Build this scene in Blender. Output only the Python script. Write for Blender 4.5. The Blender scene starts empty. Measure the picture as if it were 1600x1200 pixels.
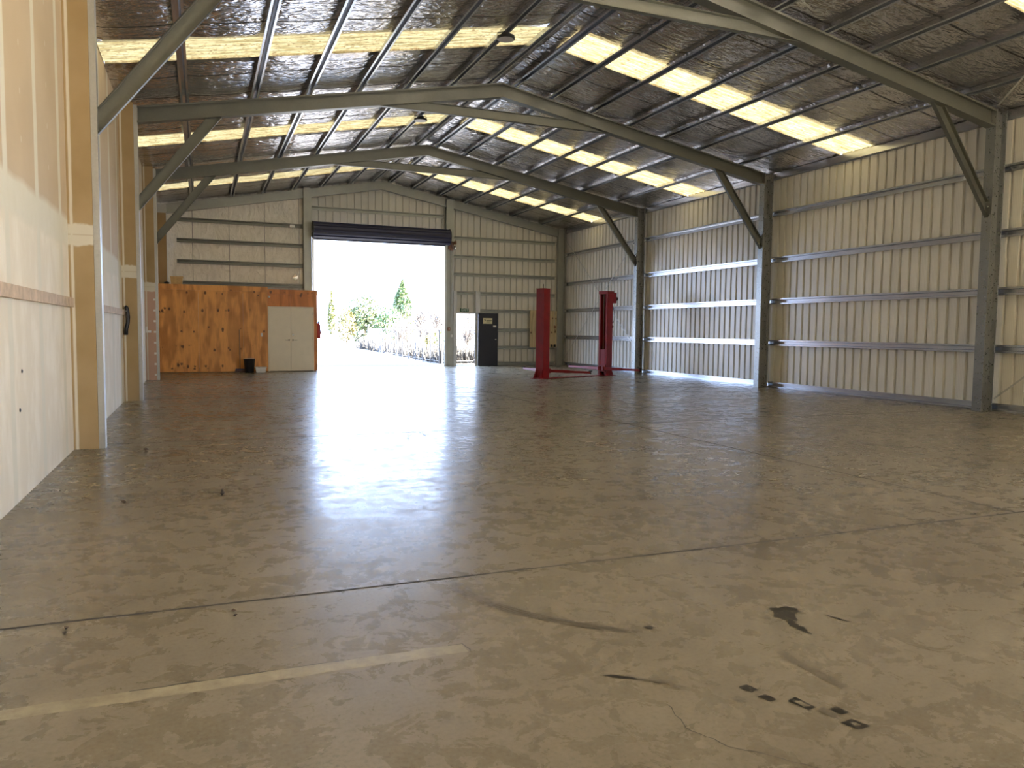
import bpy, bmesh, math, random
from mathutils import Vector, Matrix
random.seed(7)
C = bpy.context.scene.collection
sc = bpy.context.scene

# ------------------------------------------------------------------ camera
F_PX, YAW, PITCH, ROLL, CAM_H = 1198.93, 0.383602, -0.069735, 0.010811, 1.5
fw = Vector((math.sin(YAW)*math.cos(PITCH), math.cos(YAW)*math.cos(PITCH), math.sin(PITCH)))
rt = Vector((math.cos(YAW), -math.sin(YAW), 0)); up = rt.cross(fw)
R_ = rt*math.cos(ROLL) + up*math.sin(ROLL); U_ = up*math.cos(ROLL) - rt*math.sin(ROLL)
cam = bpy.data.cameras.new('camera'); cam.sensor_width = 36.0; cam.sensor_fit = 'HORIZONTAL'
cam.lens = 36.0*F_PX/1600.0; cam.clip_start = 0.05; cam.clip_end = 500
camo = bpy.data.objects.new('camera', cam); C.objects.link(camo)
m = Matrix.Identity(4)
for i in range(3):
    m[i][0], m[i][1], m[i][2] = R_[i], U_[i], -fw[i]
m[2][3] = CAM_H
camo.matrix_world = m
sc.camera = camo

# ------------------------------------------------------------------ light and exposure
sc.view_settings.view_transform = 'Standard'; sc.view_settings.look = 'None'
sc.view_settings.gamma = 1.0; sc.view_settings.use_curve_mapping = False
sc.view_settings.exposure = 4.8
w = bpy.data.worlds.new('sky'); sc.world = w; w.use_nodes = True
nt = w.node_tree; bg = nt.nodes['Background']
tc = nt.nodes.new('ShaderNodeTexCoord'); sx = nt.nodes.new('ShaderNodeSeparateXYZ')
cr = nt.nodes.new('ShaderNodeValToRGB')
nt.links.new(tc.outputs['Generated'], sx.inputs[0]); nt.links.new(sx.outputs[2], cr.inputs[0])
cr.color_ramp.elements[0].position = 0.0; cr.color_ramp.elements[0].color = (0.25, 0.32, 0.47, 1)
cr.color_ramp.elements[1].position = 0.7; cr.color_ramp.elements[1].color = (0.46, 0.64, 1.0, 1)
e_ = cr.color_ramp.elements.new(0.3); e_.color = (0.46, 0.60, 0.90, 1)
nt.links.new(cr.outputs[0], bg.inputs[0]); bg.inputs[1].default_value = 0.85
sun = bpy.data.lights.new('sun', 'SUN'); sun.energy = 14.0; sun.angle = 0.02; sun.color = (1.0, 0.93, 0.80)
suno = bpy.data.objects.new('sun', sun); C.objects.link(suno)
suno.rotation_euler = Vector((0.80, -0.22, 0.52)).to_track_quat('Z', 'Y').to_euler()
def portal(name, loc, sx_, sy_, rot):                      # marks an opening for sky sampling, gives no light itself
    l = bpy.data.lights.new(name, 'AREA'); l.shape = 'RECTANGLE'; l.size = sx_; l.size_y = sy_
    l.cycles.is_portal = True
    o = bpy.data.objects.new(name, l); C.objects.link(o); o.location = loc; o.rotation_euler = rot
portal('roller_doorway_portal', (6.57, 30.5, 2.47), 5.3, 4.9, (math.radians(-90), 0, 0))
portal('exit_doorway_portal', (10.16, 30.5, 1.08), 0.85, 2.15, (math.radians(-90), 0, 0))
SIDE_Y0, SIDE_Y1, SIDE_Z = -9.2, -0.9, 5.2                 # unseen opening added behind the viewpoint, in the right wall, for fill light
portal('added_side_opening_portal', (14.72, (SIDE_Y0+SIDE_Y1)/2, SIDE_Z/2), SIDE_Z, SIDE_Y1-SIDE_Y0, (0, math.radians(90), 0))
# ------------------------------------------------------------------ dimensions
XL, XR, XM = -1.129, 14.27, 6.6
YF = [10.55, 17.13, 23.70, 30.15]
ZR, SL = 7.262, 0.1852
def zt(x): return ZR - SL*abs(x-XM)          # top of rafters
def zb(x): return zt(x) - 0.31               # underside of rafters
XW, XS, YB, Y0 = -1.465, 14.67, 30.45, -9.5
SKY = [(-5.8, -4.76), (0.75, 1.79), (7.3, 8.32), (13.8, 14.84), (20.27, 21.3), (26.86, 27.92)]

# ------------------------------------------------------------------ node helpers
class G:
    def __init__(s, name):
        s.m = bpy.data.materials.new(name); s.m.use_nodes = True; s.t = s.m.node_tree
        s.b = s.t.nodes['Principled BSDF']; s.out = s.t.nodes['Material Output']
        s.co = s.n('ShaderNodeTexCoord').outputs['Object']; s._x = None
    def n(s, k, **kw):
        o = s.t.nodes.new(k)
        for a, v in kw.items(): setattr(o, a, v)
        return o
    def set(s, sock, v):
        if isinstance(v, bpy.types.NodeSocket): s.t.links.new(v, sock)
        elif isinstance(v, tuple) and len(v) == 3 and sock.type == 'RGBA': sock.default_value = (*v, 1)
        else: sock.default_value = v
    def xyz(s):
        if s._x is None:
            q = s.n('ShaderNodeSeparateXYZ'); s.t.links.new(s.co, q.inputs[0]); s._x = q.outputs
        return s._x
    def mth(s, op, a, b=0.0, c=None, clamp=False):
        q = s.n('ShaderNodeMath', operation=op, use_clamp=clamp); s.set(q.inputs[0], a); s.set(q.inputs[1], b)
        if c is not None: s.set(q.inputs[2], c)
        return q.outputs[0]
    def scale(s, v):
        q = s.n('ShaderNodeVectorMath', operation='MULTIPLY'); s.t.links.new(s.co, q.inputs[0]); q.inputs[1].default_value = v
        return q.outputs[0]
    def noise(s, sc_=5.0, det=3.0, rough=0.5, st=None, dist=0.0, col=False):
        q = s.n('ShaderNodeTexNoise'); s.t.links.new(s.scale(st) if st else s.co, q.inputs['Vector'])
        q.inputs['Scale'].default_value = sc_; q.inputs['Detail'].default_value = det
        q.inputs['Roughness'].default_value = rough; q.inputs['Distortion'].default_value = dist
        return q.outputs['Color' if col else 'Fac']
    def ramp(s, v, lo, hi, a=0.0, b=1.0):
        q = s.n('ShaderNodeMapRange'); s.set(q.inputs[0], v)
        for i, x in enumerate((lo, hi, a, b)): q.inputs[i+1].default_value = x
        return q.outputs[0]
    def mix(s, f, a, b, bt='MIX'):
        q = s.n('ShaderNodeMix', data_type='RGBA', blend_type=bt); s.set(q.inputs[0], f); s.set(q.inputs[6], a); s.set(q.inputs[7], b)
        return q.outputs[2]
    def band(s, v, c, hw, soft):             # 1 inside |v-c|<hw
        d = s.mth('ABSOLUTE', s.mth('SUBTRACT', v, c)); return s.ramp(d, hw-soft, hw+soft, 1.0, 0.0)
    def bump(s, h, st=0.2, d=0.01, prev=None):
        q = s.n('ShaderNodeBump'); q.inputs['Strength'].default_value = st; q.inputs['Distance'].default_value = d
        s.t.links.new(h, q.inputs['Height'])
        if prev is not None: s.t.links.new(prev, q.inputs['Normal'])
        return q.outputs[0]
    def fin(s, col=None, rough=None, metal=None, nrm=None, spec=None, coat=None):
        for k, v in (('Base Color', col), ('Roughness', rough), ('Metallic', metal), ('Normal', nrm), ('Specular IOR Level', spec), ('Coat Weight', coat)):
            if v is not None: s.set(s.b.inputs[k], v)
        return s.m

def paint(name, col, rough=0.5, metal=0.0, var=0.08, sc_=4.0, bump=0.0, bsc=40.0):
    g = G(name); n = g.noise(sc_, 4.0)
    c = g.mix(g.ramp(n, 0.3, 0.7), tuple(x*(1-var) for x in col), tuple(min(1, x*(1+var)) for x in col))
    return g.fin(c, rough, metal, g.bump(g.noise(bsc, 2.0), bump, 0.005) if bump else None)

# concrete floor (and the same concrete under marks and stains)
def concrete(name, mark=None, amt=0.0, brk=(0.35, 0.6), msc=30.0):
    g = G(name)
    a = g.noise(0.30, 4.0, 0.6); b = g.noise(1.3, 7.0, 0.68, (0.8, 1.5, 1.0), 0.9); c = g.noise(5.5, 6.0, 0.68, None, 0.5)
    d = g.noise(45.0, 3.0, 0.65); e = g.noise(0.8, 4.0, 0.6, (1.0, 1.0, 1.0), 2.0)
    col = g.mix(g.ramp(a, 0.32, 0.68), (0.168, 0.128, 0.072), (0.262, 0.208, 0.126))
    col = g.mix(g.ramp(b, 0.40, 0.90, 0.0, 0.35), col, (0.345, 0.285, 0.190))
    col = g.mix(g.ramp(b, 0.58, 0.10, 0.0, 0.36), col, (0.092, 0.070, 0.040))
    col = g.mix(g.ramp(c, 0.40, 0.90, 0.0, 0.26), col, (0.330, 0.275, 0.185))
    col = g.mix(g.ramp(c, 0.58, 0.10, 0.0, 0.30), col, (0.098, 0.075, 0.044))
    col = g.mix(g.ramp(d, 0.50, 0.85, 0.0, 0.40), col, (0.36, 0.31, 0.22))
    col = g.mix(g.ramp(d, 0.48, 0.22, 0.0, 0.6), col, (0.070, 0.054, 0.033))
    rough = g.mth('ADD', g.ramp(b, 0.3, 0.7, 0.16, 0.30), g.ramp(c, 0.4, 0.75, 0.0, 0.20))
    h1 = g.noise(0.9, 5.0, 0.62, (0.8, 2.2, 1.0), 0.8); h2 = g.noise(4.0, 4.0, 0.6, (0.5, 1.6, 1.0), 0.6)
    nr = g.bump(h1, 0.11, 0.02)
    nr = g.bump(h2, 0.06, 0.005, nr)
    col = g.mix(1.0, col, (0.92, 1.0, 1.16), 'MULTIPLY')
    if mark is not None:
        k = g.ramp(g.noise(msc, 4.0, 0.7), brk[0], brk[1], 0.15, 1.0)
        col = g.mix(g.mth('MULTIPLY', k, amt), col, mark); rough = g.mth('ADD', rough, 0.1)
    return g.fin(col, rough, 0.0, nr, 0.32)

M = {}
M['concrete'] = concrete('polished_concrete')
M['joint'] = paint('saw_cut_joint', (0.03, 0.026, 0.02), 0.9)
M['rubber'] = concrete('rubber_scuff', (0.014, 0.012, 0.010), 0.95, (0.22, 0.45))
M['scuff'] = concrete('faint_scuff', (0.04, 0.034, 0.025), 0.62, (0.3, 0.7))
M['mortar'] = concrete('mortar_strip', (0.40, 0.355, 0.235), 0.8, (0.3, 0.62), 14.0)
M['pale'] = concrete('pale_patch', (0.36, 0.30, 0.21), 0.4, (0.3, 0.6), 6.0)

def galv(name, col=(0.50, 0.50, 0.47), rough=0.36, metal=0.65, sp=0.6):
    g = G(name)
    v = g.n('ShaderNodeTexVoronoi'); v.inputs['Scale'].default_value = 45.0; g.t.links.new(g.co, v.inputs['Vector'])
    s = g.n('ShaderNodeSeparateColor'); g.t.links.new(v.outputs['Color'], s.inputs[0])
    n = g.noise(3.0, 5.0, 0.6)
    c = g.mix(g.ramp(s.outputs[0], 0, 1, 0.5-sp/2, 0.5+sp/2), tuple(x*0.93 for x in col), tuple(x*1.06 for x in col))
    c = g.mix(g.ramp(n, 0.35, 0.7, 0, 0.35), c, tuple(x*0.72 for x in col))
    r = g.mth('ADD', g.ramp(s.outputs[1], 0, 1, -0.05*sp, 0.07*sp), rough)
    return g.fin(c, r, metal)
M['galv'] = galv('galvanised_steel')
M['galv_shaded'] = galv('galvanised_shaded_steel', (0.165, 0.168, 0.142), 0.40, 0.6, 0.5)  # same steel, recess shade of the near frames put into a darker tone
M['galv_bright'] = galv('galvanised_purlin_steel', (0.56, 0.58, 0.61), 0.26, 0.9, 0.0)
M['galv_column'] = galv('galvanised_column_steel', (0.30, 0.31, 0.30), 0.30, 0.75, 0.6)  # same steel, toned down for the shade in the open channel sides
M['galv_gable'] = galv('galvanised_gable_steel', (0.36, 0.37, 0.325), 0.42, 0.45, 0.5)  # same steel, kept lighter for the door glare on the gable frame

# coated steel cladding with fine ribs between the corrugations
def cladding(name, axis, pitch):
    g = G(name); p = g.xyz()[axis]
    f = g.mth('FRACT', g.mth('DIVIDE', p, pitch/7.0))
    fine = g.band(f, 0.5, 0.10, 0.09)
    n = g.noise(0.9, 4.0); n2 = g.noise(0.6, 3.0, 0.5, (1, 1, 0.35))
    c = g.mix(g.ramp(n, 0.3, 0.7), (0.61, 0.59, 0.52), (0.70, 0.68, 0.60))
    c = g.mix(g.mth('MULTIPLY', fine, 0.22), c, (0.26, 0.24, 0.2))
    nr = g.bump(n2, 0.22, 0.02); nr = g.bump(fine, 0.25, 0.002, nr)
    return g.fin(c, 0.30, 0.0, nr, 0.6)
M['clad_r'] = cladding('coated_cladding_side', 1, 0.25)
M['clad_b'] = cladding('coated_cladding_end', 0, 0.275)

# reflective foil blanket: crinkles, seams across the slope, stitched lines
def foil():
    g = G('foil_insulation'); X, Y, Z = g.xyz()
    a = g.noise(4.2, 1.6, 0.5, (0.7, 1.7, 1.0), 1.6); b = g.noise(1.2, 1.5, 0.5, (0.8, 1.5, 1), 0.8); f = g.noise(15.0, 1.5, 0.5, (0.5, 1.7, 1.0), 1.0)
    wob = g.mth('MULTIPLY', g.mth('SUBTRACT', g.noise(0.8, 2.0), 0.5), 0.16)
    s = g.mth('FRACT', g.mth('DIVIDE', g.mth('ADD', g.mth('SUBTRACT', Y, 7.81-0.6), wob), 1.305))
    seam = g.band(s, 0.5, 0.012, 0.012)
    nr = g.bump(b, 0.40, 0.06); nr = g.bump(a, 0.9, 0.045, nr); nr = g.bump(f, 0.8, 0.007, nr); nr = g.bump(seam, 0.8, -0.02, nr)
    c = g.mix(g.ramp(b, 0.3, 0.7), (0.58, 0.55, 0.54), (0.74, 0.71, 0.70))
    c = g.mix(seam, c, (0.04, 0.035, 0.03))
    return g.fin(c, g.ramp(a, 0.3, 0.7, 0.09, 0.20), 0.97, nr)
M['foil'] = foil()

# translucent corrugated fibreglass roof sheet, weathered and spotted
def skylight():
    g = G('translucent_roof_sheet'); X, Y, Z = g.xyz()
    st = g.noise(9.0, 4.0, 0.6, (0.25, 2.6, 1.0)); sp = g.noise(17.0, 3.0, 0.6, (1.0, 1.4, 1.0))
    c = g.mix(g.ramp(st, 0.38, 0.66, 0, 1), (0.018, 0.0142, 0.0062), (0.038, 0.033, 0.0185))
    c = g.mix(g.ramp(sp, 0.52, 0.66, 0, 0.92), c, (0.013, 0.009, 0.004))
    w_ = g.mth('SINE', g.mth('MULTIPLY', Y, 2*math.pi/0.13))
    nr = g.bump(w_, 0.5, 0.01)
    t = g.n('ShaderNodeBsdfTranslucent'); g.set(t.inputs[0], c); g.t.links.new(nr, t.inputs['Normal'])
    d = g.n('ShaderNodeBsdfDiffuse'); g.set(d.inputs[0], c)
    mx = g.n('ShaderNodeMixShader'); mx.inputs[0].default_value = 0.15
    g.t.links.new(t.outputs[0], mx.inputs[1]); g.t.links.new(d.outputs[0], mx.inputs[2]); g.t.links.new(mx.outputs[0], g.out.inputs[0])
    return g.m
M['skylight'] = skylight()

# plasterboard with taped joints
def plaster():
    g = G('taped_plasterboard'); X, Y, Z = g.xyz()
    wob = g.mth('MULTIPLY', g.mth('SUBTRACT', g.noise(2.5, 3.0), 0.5), 0.05)
    Yw = g.mth('ADD', Y, wob); Zw = g.mth('ADD', Z, g.mth('MULTIPLY', wob, 1.6))
    s = g.mth('FRACT', g.mth('DIVIDE', g.mth('SUBTRACT', Yw, 10.05-0.655), 1.31))
    vert = g.band(s, 0.5, 0.062, 0.012)
    hor = g.band(Zw, 2.6, 0.17, 0.04)
    low = g.ramp(Zw, 2.40, 2.75, 1.0, 0.0)
    blot = g.ramp(g.noise(3.0, 4.0, 0.6, (1, 1, 0.5)), 0.45, 0.62)
    board = g.mix(g.ramp(g.noise(1.2, 4.0), 0.3, 0.7), (0.56, 0.43, 0.27), (0.62, 0.49, 0.32))
    skim = g.mix(g.noise(6.0, 4.0), (0.70, 0.65, 0.50), (0.78, 0.73, 0.60))
    lowc = g.mix(blot, (0.78, 0.70, 0.55), (0.85, 0.78, 0.64))
    c = g.mix(low, board, lowc)
    c = g.mix(g.mth('MAXIMUM', vert, hor), c, skim)
    dots = g.band(g.mth('FRACT', g.mth('DIVIDE', Z, 0.42)), 0.5, 0.06, 0.02)
    d2 = g.band(g.mth('FRACT', g.mth('DIVIDE', g.mth('SUBTRACT', Y, 10.05), 1.31)), 0.5, 0.012, 0.006)
    c = g.mix(g.mth('MULTIPLY', g.mth('MULTIPLY', dots, d2), 0.6), c, skim)
    return g.fin(c, 0.75, 0.0, g.bump(g.noise(30.0, 3.0), 0.05, 0.004))
M['plaster'] = plaster()
def casing(name, zc, pink):
    g = G(name); X, Y, Z = g.xyz()
    wob = g.mth('MULTIPLY', g.mth('SUBTRACT', g.noise(6.0, 3.0), 0.5), 0.08)
    hor = g.band(g.mth('ADD', Z, wob), zc, 0.125, 0.012)
    seam = g.band(Z, zc, 0.008, 0.004)
    c = g.mix(g.ramp(g.noise(2.0, 4.0), 0.3, 0.7), (0.33, 0.225, 0.10), (0.39, 0.275, 0.135))
    if pink: c = g.mix(g.ramp(Z, zc-0.01, zc+0.01, 1.0, 0.0), c, (0.50, 0.315, 0.225))
    bead = g.band(g.mth('ADD', X, g.mth('MULTIPLY', wob, 0.12)), -1.425, 0.016, 0.006)
    c = g.mix(g.mth('MAXIMUM', bead, g.mth('SUBTRACT', hor, g.mth('MULTIPLY', seam, 0.4))), c, (0.62, 0.57, 0.45))
    if pink:
        dz = g.band(g.mth('FRACT', g.mth('DIVIDE', Z, 0.30)), 0.5, 0.09, 0.02); dx = g.band(X, -1.225, 0.028, 0.006)
        c = g.mix(g.mth('MULTIPLY', g.mth('MULTIPLY', dz, dx), g.ramp(Z, zc-.1, zc-.08, 1, 0)), c, (0.7, 0.66, 0.6))
    return g.fin(c, 0.8)
M['casing'] = casing('brown_plasterboard', 2.585, False)
M['casing_pink'] = casing('pink_plasterboard', 2.60, True)

# plywood: grain, cathedral figure and rows of knots
def ply(name, c0, c1, sc_=1.0):
    g = G(name); X, Y, Z = g.xyz()
    w_ = g.n('ShaderNodeTexWave', wave_type='RINGS', rings_direction='SPHERICAL'); g.t.links.new(g.scale((0.55*sc_, 0.3, 0.16*sc_)), w_.inputs[0])
    w_.inputs['Scale'].default_value = 7.0; w_.inputs['Distortion'].default_value = 7.0; w_.inputs['Detail'].default_value = 2.0; w_.inputs['Detail Scale'].default_value = 0.8
    fine = g.noise(9.0, 4.0, 0.6, (6.0, 1.0, 0.4)); big = g.noise(1.1, 3.0)
    c = g.mix(g.ramp(w_.outputs['Fac'], 0.15, 0.85, 0.0, 1.0), c1, tuple(x*.8 for x in c0))
    c = g.mix(g.ramp(fine, 0.4, 0.7, 0, 0.4), c, tuple(x*0.62 for x in c0))
    c = g.mix(g.ramp(big, 0.4, 0.65, 0, 0.35), c, tuple(min(1, x*1.25) for x in c1))
    v = g.n('ShaderNodeTexVoronoi'); v.inputs['Scale'].default_value = 6.5; g.t.links.new(g.scale((1.0, 0.0, 0.6)), v.inputs['Vector'])
    row = g.band(g.mth('FRACT', g.mth('DIVIDE', g.mth('ADD', Z, g.mth('MULTIPLY', g.noise(1.5, 2.0), 0.25)), 0.62)), 0.5, 0.13, 0.03)
    kn = g.mth('MULTIPLY', g.ramp(v.outputs['Distance'], 0.20, 0.30, 1.0, 0.0), row)
    c = g.mix(g.mth('MULTIPLY', kn, 0.85), c, (0.07, 0.02, 0.006))
    return g.fin(c, 0.5)
M['ply'] = ply('plywood', (0.64, 0.25, 0.050), (0.84, 0.38, 0.095))
M['ply_red'] = ply('reddish_plywood', (0.60, 0.19, 0.036), (0.72, 0.26, 0.058))
M['ply_pale'] = ply('pale_plywood', (0.50, 0.40, 0.22), (0.56, 0.45, 0.26))
M['timber'] = paint('pine_batten', (0.56, 0.42, 0.28), 0.7, 0, 0.2, 9.0)
M['crate'] = paint('yellow_timber', (0.58, 0.36, 0.13), 0.6, 0, 0.15, 8.0)

def blanket():
    g = G('white_faced_blanket'); X, Y, Z = g.xyz()
    a = g.noise(2.2, 5.0, 0.6, (1.6, 1.0, 0.7), 1.5); f = g.noise(12.0, 4.0, 0.6)
    seam = g.band(g.mth('FRACT', g.mth('DIVIDE', g.mth('SUBTRACT', X, 0.35), 1.25)), 0.5, 0.008, 0.006)
    c = g.mix(g.ramp(a, 0.3, 0.7), (0.70, 0.67, 0.58), (0.86, 0.83, 0.75))
    c = g.mix(g.ramp(f, 0.58, 0.75, 0, 0.4), c, (0.28, 0.27, 0.25)); c = g.mix(seam, c, (0.22, 0.21, 0.19))
    return g.fin(c, 0.45, 0.15, g.bump(f, 0.2, 0.01, g.bump(a, 0.9, 0.08)))
M['blanket'] = blanket()
M['cream'] = paint('cream_door_paint', (0.80, 0.71, 0.54), 0.45, 0, 0.03)
M['white'] = paint('white_plastic', (0.75, 0.74, 0.70), 0.4)
M['navy'] = paint('dark_blue_coated_steel', (0.012, 0.013, 0.045), 0.35, 0, 0.1)
M['black'] = paint('black_paint', (0.008, 0.008, 0.012), 0.35)
M['blackplastic'] = paint('black_plastic', (0.012, 0.012, 0.013), 0.45)
M['chrome'] = paint('satin_chrome', (0.6, 0.6, 0.6), 0.25, 1.0)
M['red'] = paint('red_lift_paint', (0.21, 0.004, 0.006), 0.38, 0, 0.15)
M['red_arm'] = paint('red_arm_paint', (0.22, 0.006, 0.008), 0.5, 0, 0.1)
M['maroon'] = paint('extinguisher_red', (0.30, 0.02, 0.02), 0.35)
M['green'] = paint('exit_sign_green', (0.01, 0.09, 0.035), 0.5)
M['yellow'] = paint('cream_sign_board', (0.62, 0.58, 0.36), 0.5)
M['blue'] = paint('blue_plastic', (0.035, 0.055, 0.11), 0.5)
M['copper'] = paint('rusty_copper_metal', (0.24, 0.12, 0.075), 0.4, 0.6)
M['greyplastic'] = paint('grey_lens', (0.42, 0.40, 0.38), 0.3)
M['cord'] = paint('pale_cord', (0.6, 0.56, 0.45), 0.6)
M['leafdry'] = paint('dry_leaf', (0.05, 0.032, 0.018), 0.8)
# outside
M['gravel'] = paint('pale_gravel', (0.13, 0.122, 0.118), 0.9, 0, 0.25, 1.2, 0.3, 30)  # unseen side yards, kept paler than the drive to bounce light inside
M['drive'] = paint('grey_drive_gravel', (0.040, 0.039, 0.041), 0.9, 0, 0.25, 1.2, 0.3, 30)
M['drygrass'] = paint('dry_grass_ground', (0.024, 0.021, 0.019), 0.9, 0, 0.3, 1.5)
def leaf(name, a, b):
    g = G(name); oi = g.noise(1.7, 3.0)
    return g.fin(g.mix(g.ramp(oi, 0.35, 0.65), a, b), 0.6)
M['leaf_green'] = leaf('green_leaves', (0.0382, 0.0585, 0.0159), (0.0758, 0.0918, 0.0289))
M['leaf_gold'] = leaf('golden_leaves', (0.0672, 0.0595, 0.0090), (0.0954, 0.0794, 0.0141))
M['leaf_lime'] = leaf('lime_leaves', (0.0634, 0.0736, 0.0109), (0.0954, 0.0973, 0.0218))
M['leaf_dark'] = leaf('conifer_leaves', (0.0348, 0.0656, 0.0178), (0.0680, 0.0956, 0.0300))
M['twig'] = leaf('bare_twigs', (0.0192, 0.0143, 0.0126), (0.0260, 0.0205, 0.0185))
M['grass'] = leaf('dry_grass', (0.0159, 0.0135, 0.0114), (0.0231, 0.0204, 0.0177))
M['bark'] = paint('bark', (0.22, 0.17, 0.13), 0.9, 0, 0.2)
M['fence'] = paint('white_fence_metal', (0.085, 0.085, 0.09), 0.4)
M['wallwhite'] = paint('white_outbuilding', (0.45, 0.45, 0.44), 0.6)

# ------------------------------------------------------------------ mesh builder
def thick(pts, t):
    """closed outline of a 2D polyline with thickness t (to its left)"""
    n = len(pts); off = []
    for i in range(n):
        p = Vector(pts[i])
        d1 = (Vector(pts[i])-Vector(pts[i-1])).normalized() if i else None
        d2 = (Vector(pts[i+1])-Vector(pts[i])).normalized() if i < n-1 else None
        n1 = Vector((-d1.y, d1.x)) if d1 else None; n2 = Vector((-d2.y, d2.x)) if d2 else None
        if n1 is None: q = p+n2*t
        elif n2 is None: q = p+n1*t
        else:
            b = (n1+n2).normalized(); q = p+b*(t/max(0.3, b.dot(n1)))
        off.append((q.x, q.y))
    return list(pts)+off[::-1]

class MB:
    def __init__(s): s.v = []; s.f = []; s.mi = []; s.cur = 0
    def poly(s, pts):
        i = len(s.v); s.v += [tuple(p) for p in pts]; s.f.append(list(range(i, i+len(pts)))); s.mi.append(s.cur)
    def quads(s, ring_a, ring_b, closed=True):
        n = len(ring_a)
        for i in range(n if closed else n-1):
            j = (i+1) % n; s.f.append([ring_a[i], ring_a[j], ring_b[j], ring_b[i]]); s.mi.append(s.cur)
    def add(s, pts):
        i = len(s.v); s.v += [tuple(p) for p in pts]; return list(range(i, i+len(pts)))
    def ext(s, prof, o, u, v, wv, cap=True):
        o, u, v, wv = map(Vector, (o, u, v, wv))
        a = s.add([o+u*p[0]+v*p[1] for p in prof]); b = s.add([o+u*p[0]+v*p[1]+wv for p in prof])
        s.quads(a, b)
        if cap: s.f += [a[::-1], b]; s.mi += [s.cur]*2
        return s
    def box(s, x0, x1, y0, y1, z0, z1):
        return s.ext([(x0, y0), (x1, y0), (x1, y1), (x0, y1)], (0, 0, z0), (1, 0, 0), (0, 1, 0), (0, 0, z1-z0))
    def bar(s, p, q, wd, ht, upv=(0, 0, 1)):
        p, q = Vector(p), Vector(q); d = (q-p).normalized(); sd = d.cross(Vector(upv)).normalized(); uu = sd.cross(d)
        return s.ext([(-wd/2, -ht/2), (wd/2, -ht/2), (wd/2, ht/2), (-wd/2, ht/2)], p, sd, uu, q-p)
    def tube(s, path, r, n=8, r2=None):
        path = [Vector(p) for p in path]; rings = []; k = len(path)
        for i, p in enumerate(path):
            d = (path[min(i+1, k-1)]-path[max(i-1, 0)]).normalized()
            a = d.cross(Vector((0, 0, 1)) if abs(d.z) < 0.9 else Vector((1, 0, 0))).normalized(); b = d.cross(a)
            rr = r if r2 is None else r+(r2-r)*i/(k-1)
            rings.append(s.add([p+a*math.cos(2*math.pi*j/n)*rr+b*math.sin(2*math.pi*j/n)*rr for j in range(n)]))
        for i in range(k-1): s.quads(rings[i], rings[i+1])
        s.f += [rings[0][::-1], rings[-1]]; s.mi += [s.cur]*2
        return s
    def lathe(s, prof, c, n=24, axis=(0, 0, 1)):
        ax = Vector(axis).normalized(); a = ax.cross(Vector((0, 1, 0)) if abs(ax.y) < 0.9 else Vector((1, 0, 0))).normalized(); b = ax.cross(a); c = Vector(c)
        rings = [s.add([c+ax*z+a*math.cos(2*math.pi*j/n)*r+b*math.sin(2*math.pi*j/n)*r for j in range(n)]) for r, z in prof]
        for i in range(len(rings)-1): s.quads(rings[i], rings[i+1])
        if prof[0][0] > 1e-4: s.f.append(rings[0][::-1]); s.mi.append(s.cur)
        if prof[-1][0] > 1e-4: s.f.append(rings[-1]); s.mi.append(s.cur)
        return s
    def build(s, name, mats, parent=None, smooth=False, bevel=0.0, fixn=True):
        me = bpy.data.meshes.new(name); me.from_pydata(s.v, [], s.f)
        for mt in (mats if isinstance(mats, list) else [mats]): me.materials.append(M[mt] if isinstance(mt, str) else mt)
        me.polygons.foreach_set('material_index', s.mi)
        if fixn:
            bm = bmesh.new(); bm.from_mesh(me); bmesh.ops.recalc_face_normals(bm, faces=bm.faces); bm.to_mesh(me); bm.free()
        if smooth: me.polygons.foreach_set('use_smooth', [True]*len(me.polygons))
        me.update()
        o = bpy.data.objects.new(name, me); C.objects.link(o)
        if parent is not None:
            o.parent = parent; o.matrix_parent_inverse = Matrix.Translation(-parent.location) if parent.type == 'EMPTY' else Matrix.Identity(4)
        if bevel:
            b = o.modifiers.new('bevel', 'BEVEL'); b.width = bevel; b.segments = 2; b.limit_method = 'ANGLE'
        return o

def tag(o, label, cat, group=None, kind=None):
    o['label'] = label; o['category'] = cat
    if group: o['group'] = group
    if kind: o['kind'] = kind
    return o
def thing(name, label, cat, loc=(0, 0, 0), group=None, kind=None):
    o = bpy.data.objects.new(name, None); C.objects.link(o); o.location = loc; o.empty_display_size = 0.2
    return tag(o, label, cat, group, kind)

# ================================================================== SETTING
# ---- floor with saw cuts, mortar strip, scuffs
b = MB()
b.poly([(XW-.1, Y0, 0), (XS+.1, Y0, 0), (XS+.1, YB+.05, 0), (XW-.1, YB+.05, 0)])
zc = [0.0006]
def strip(mi, path, wd, taper=False, jag=0.0):
    b.cur = mi; z = zc[0]; zc[0] += 0.00008; n = len(path); L = []; Rr = []
    for i, p in enumerate(path):
        p0, p1 = path[max(i-1, 0)], path[min(i+1, n-1)]; d = Vector((p1[0]-p0[0], p1[1]-p0[1])).normalized(); nn = Vector((-d.y, d.x))
        h = wd/2*(1.0 if not taper else max(0.12, math.sin(math.pi*(i+.6)/(n+.2))))
        h1 = h*(1+random.uniform(-jag, jag)); h2 = h*(1+random.uniform(-jag, jag))
        L.append((p[0]+nn.x*h1, p[1]+nn.y*h1, z)); Rr.append((p[0]-nn.x*h2, p[1]-nn.y*h2, z))
    for i in range(n-1): b.poly([L[i], L[i+1], Rr[i+1], Rr[i]])
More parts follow.
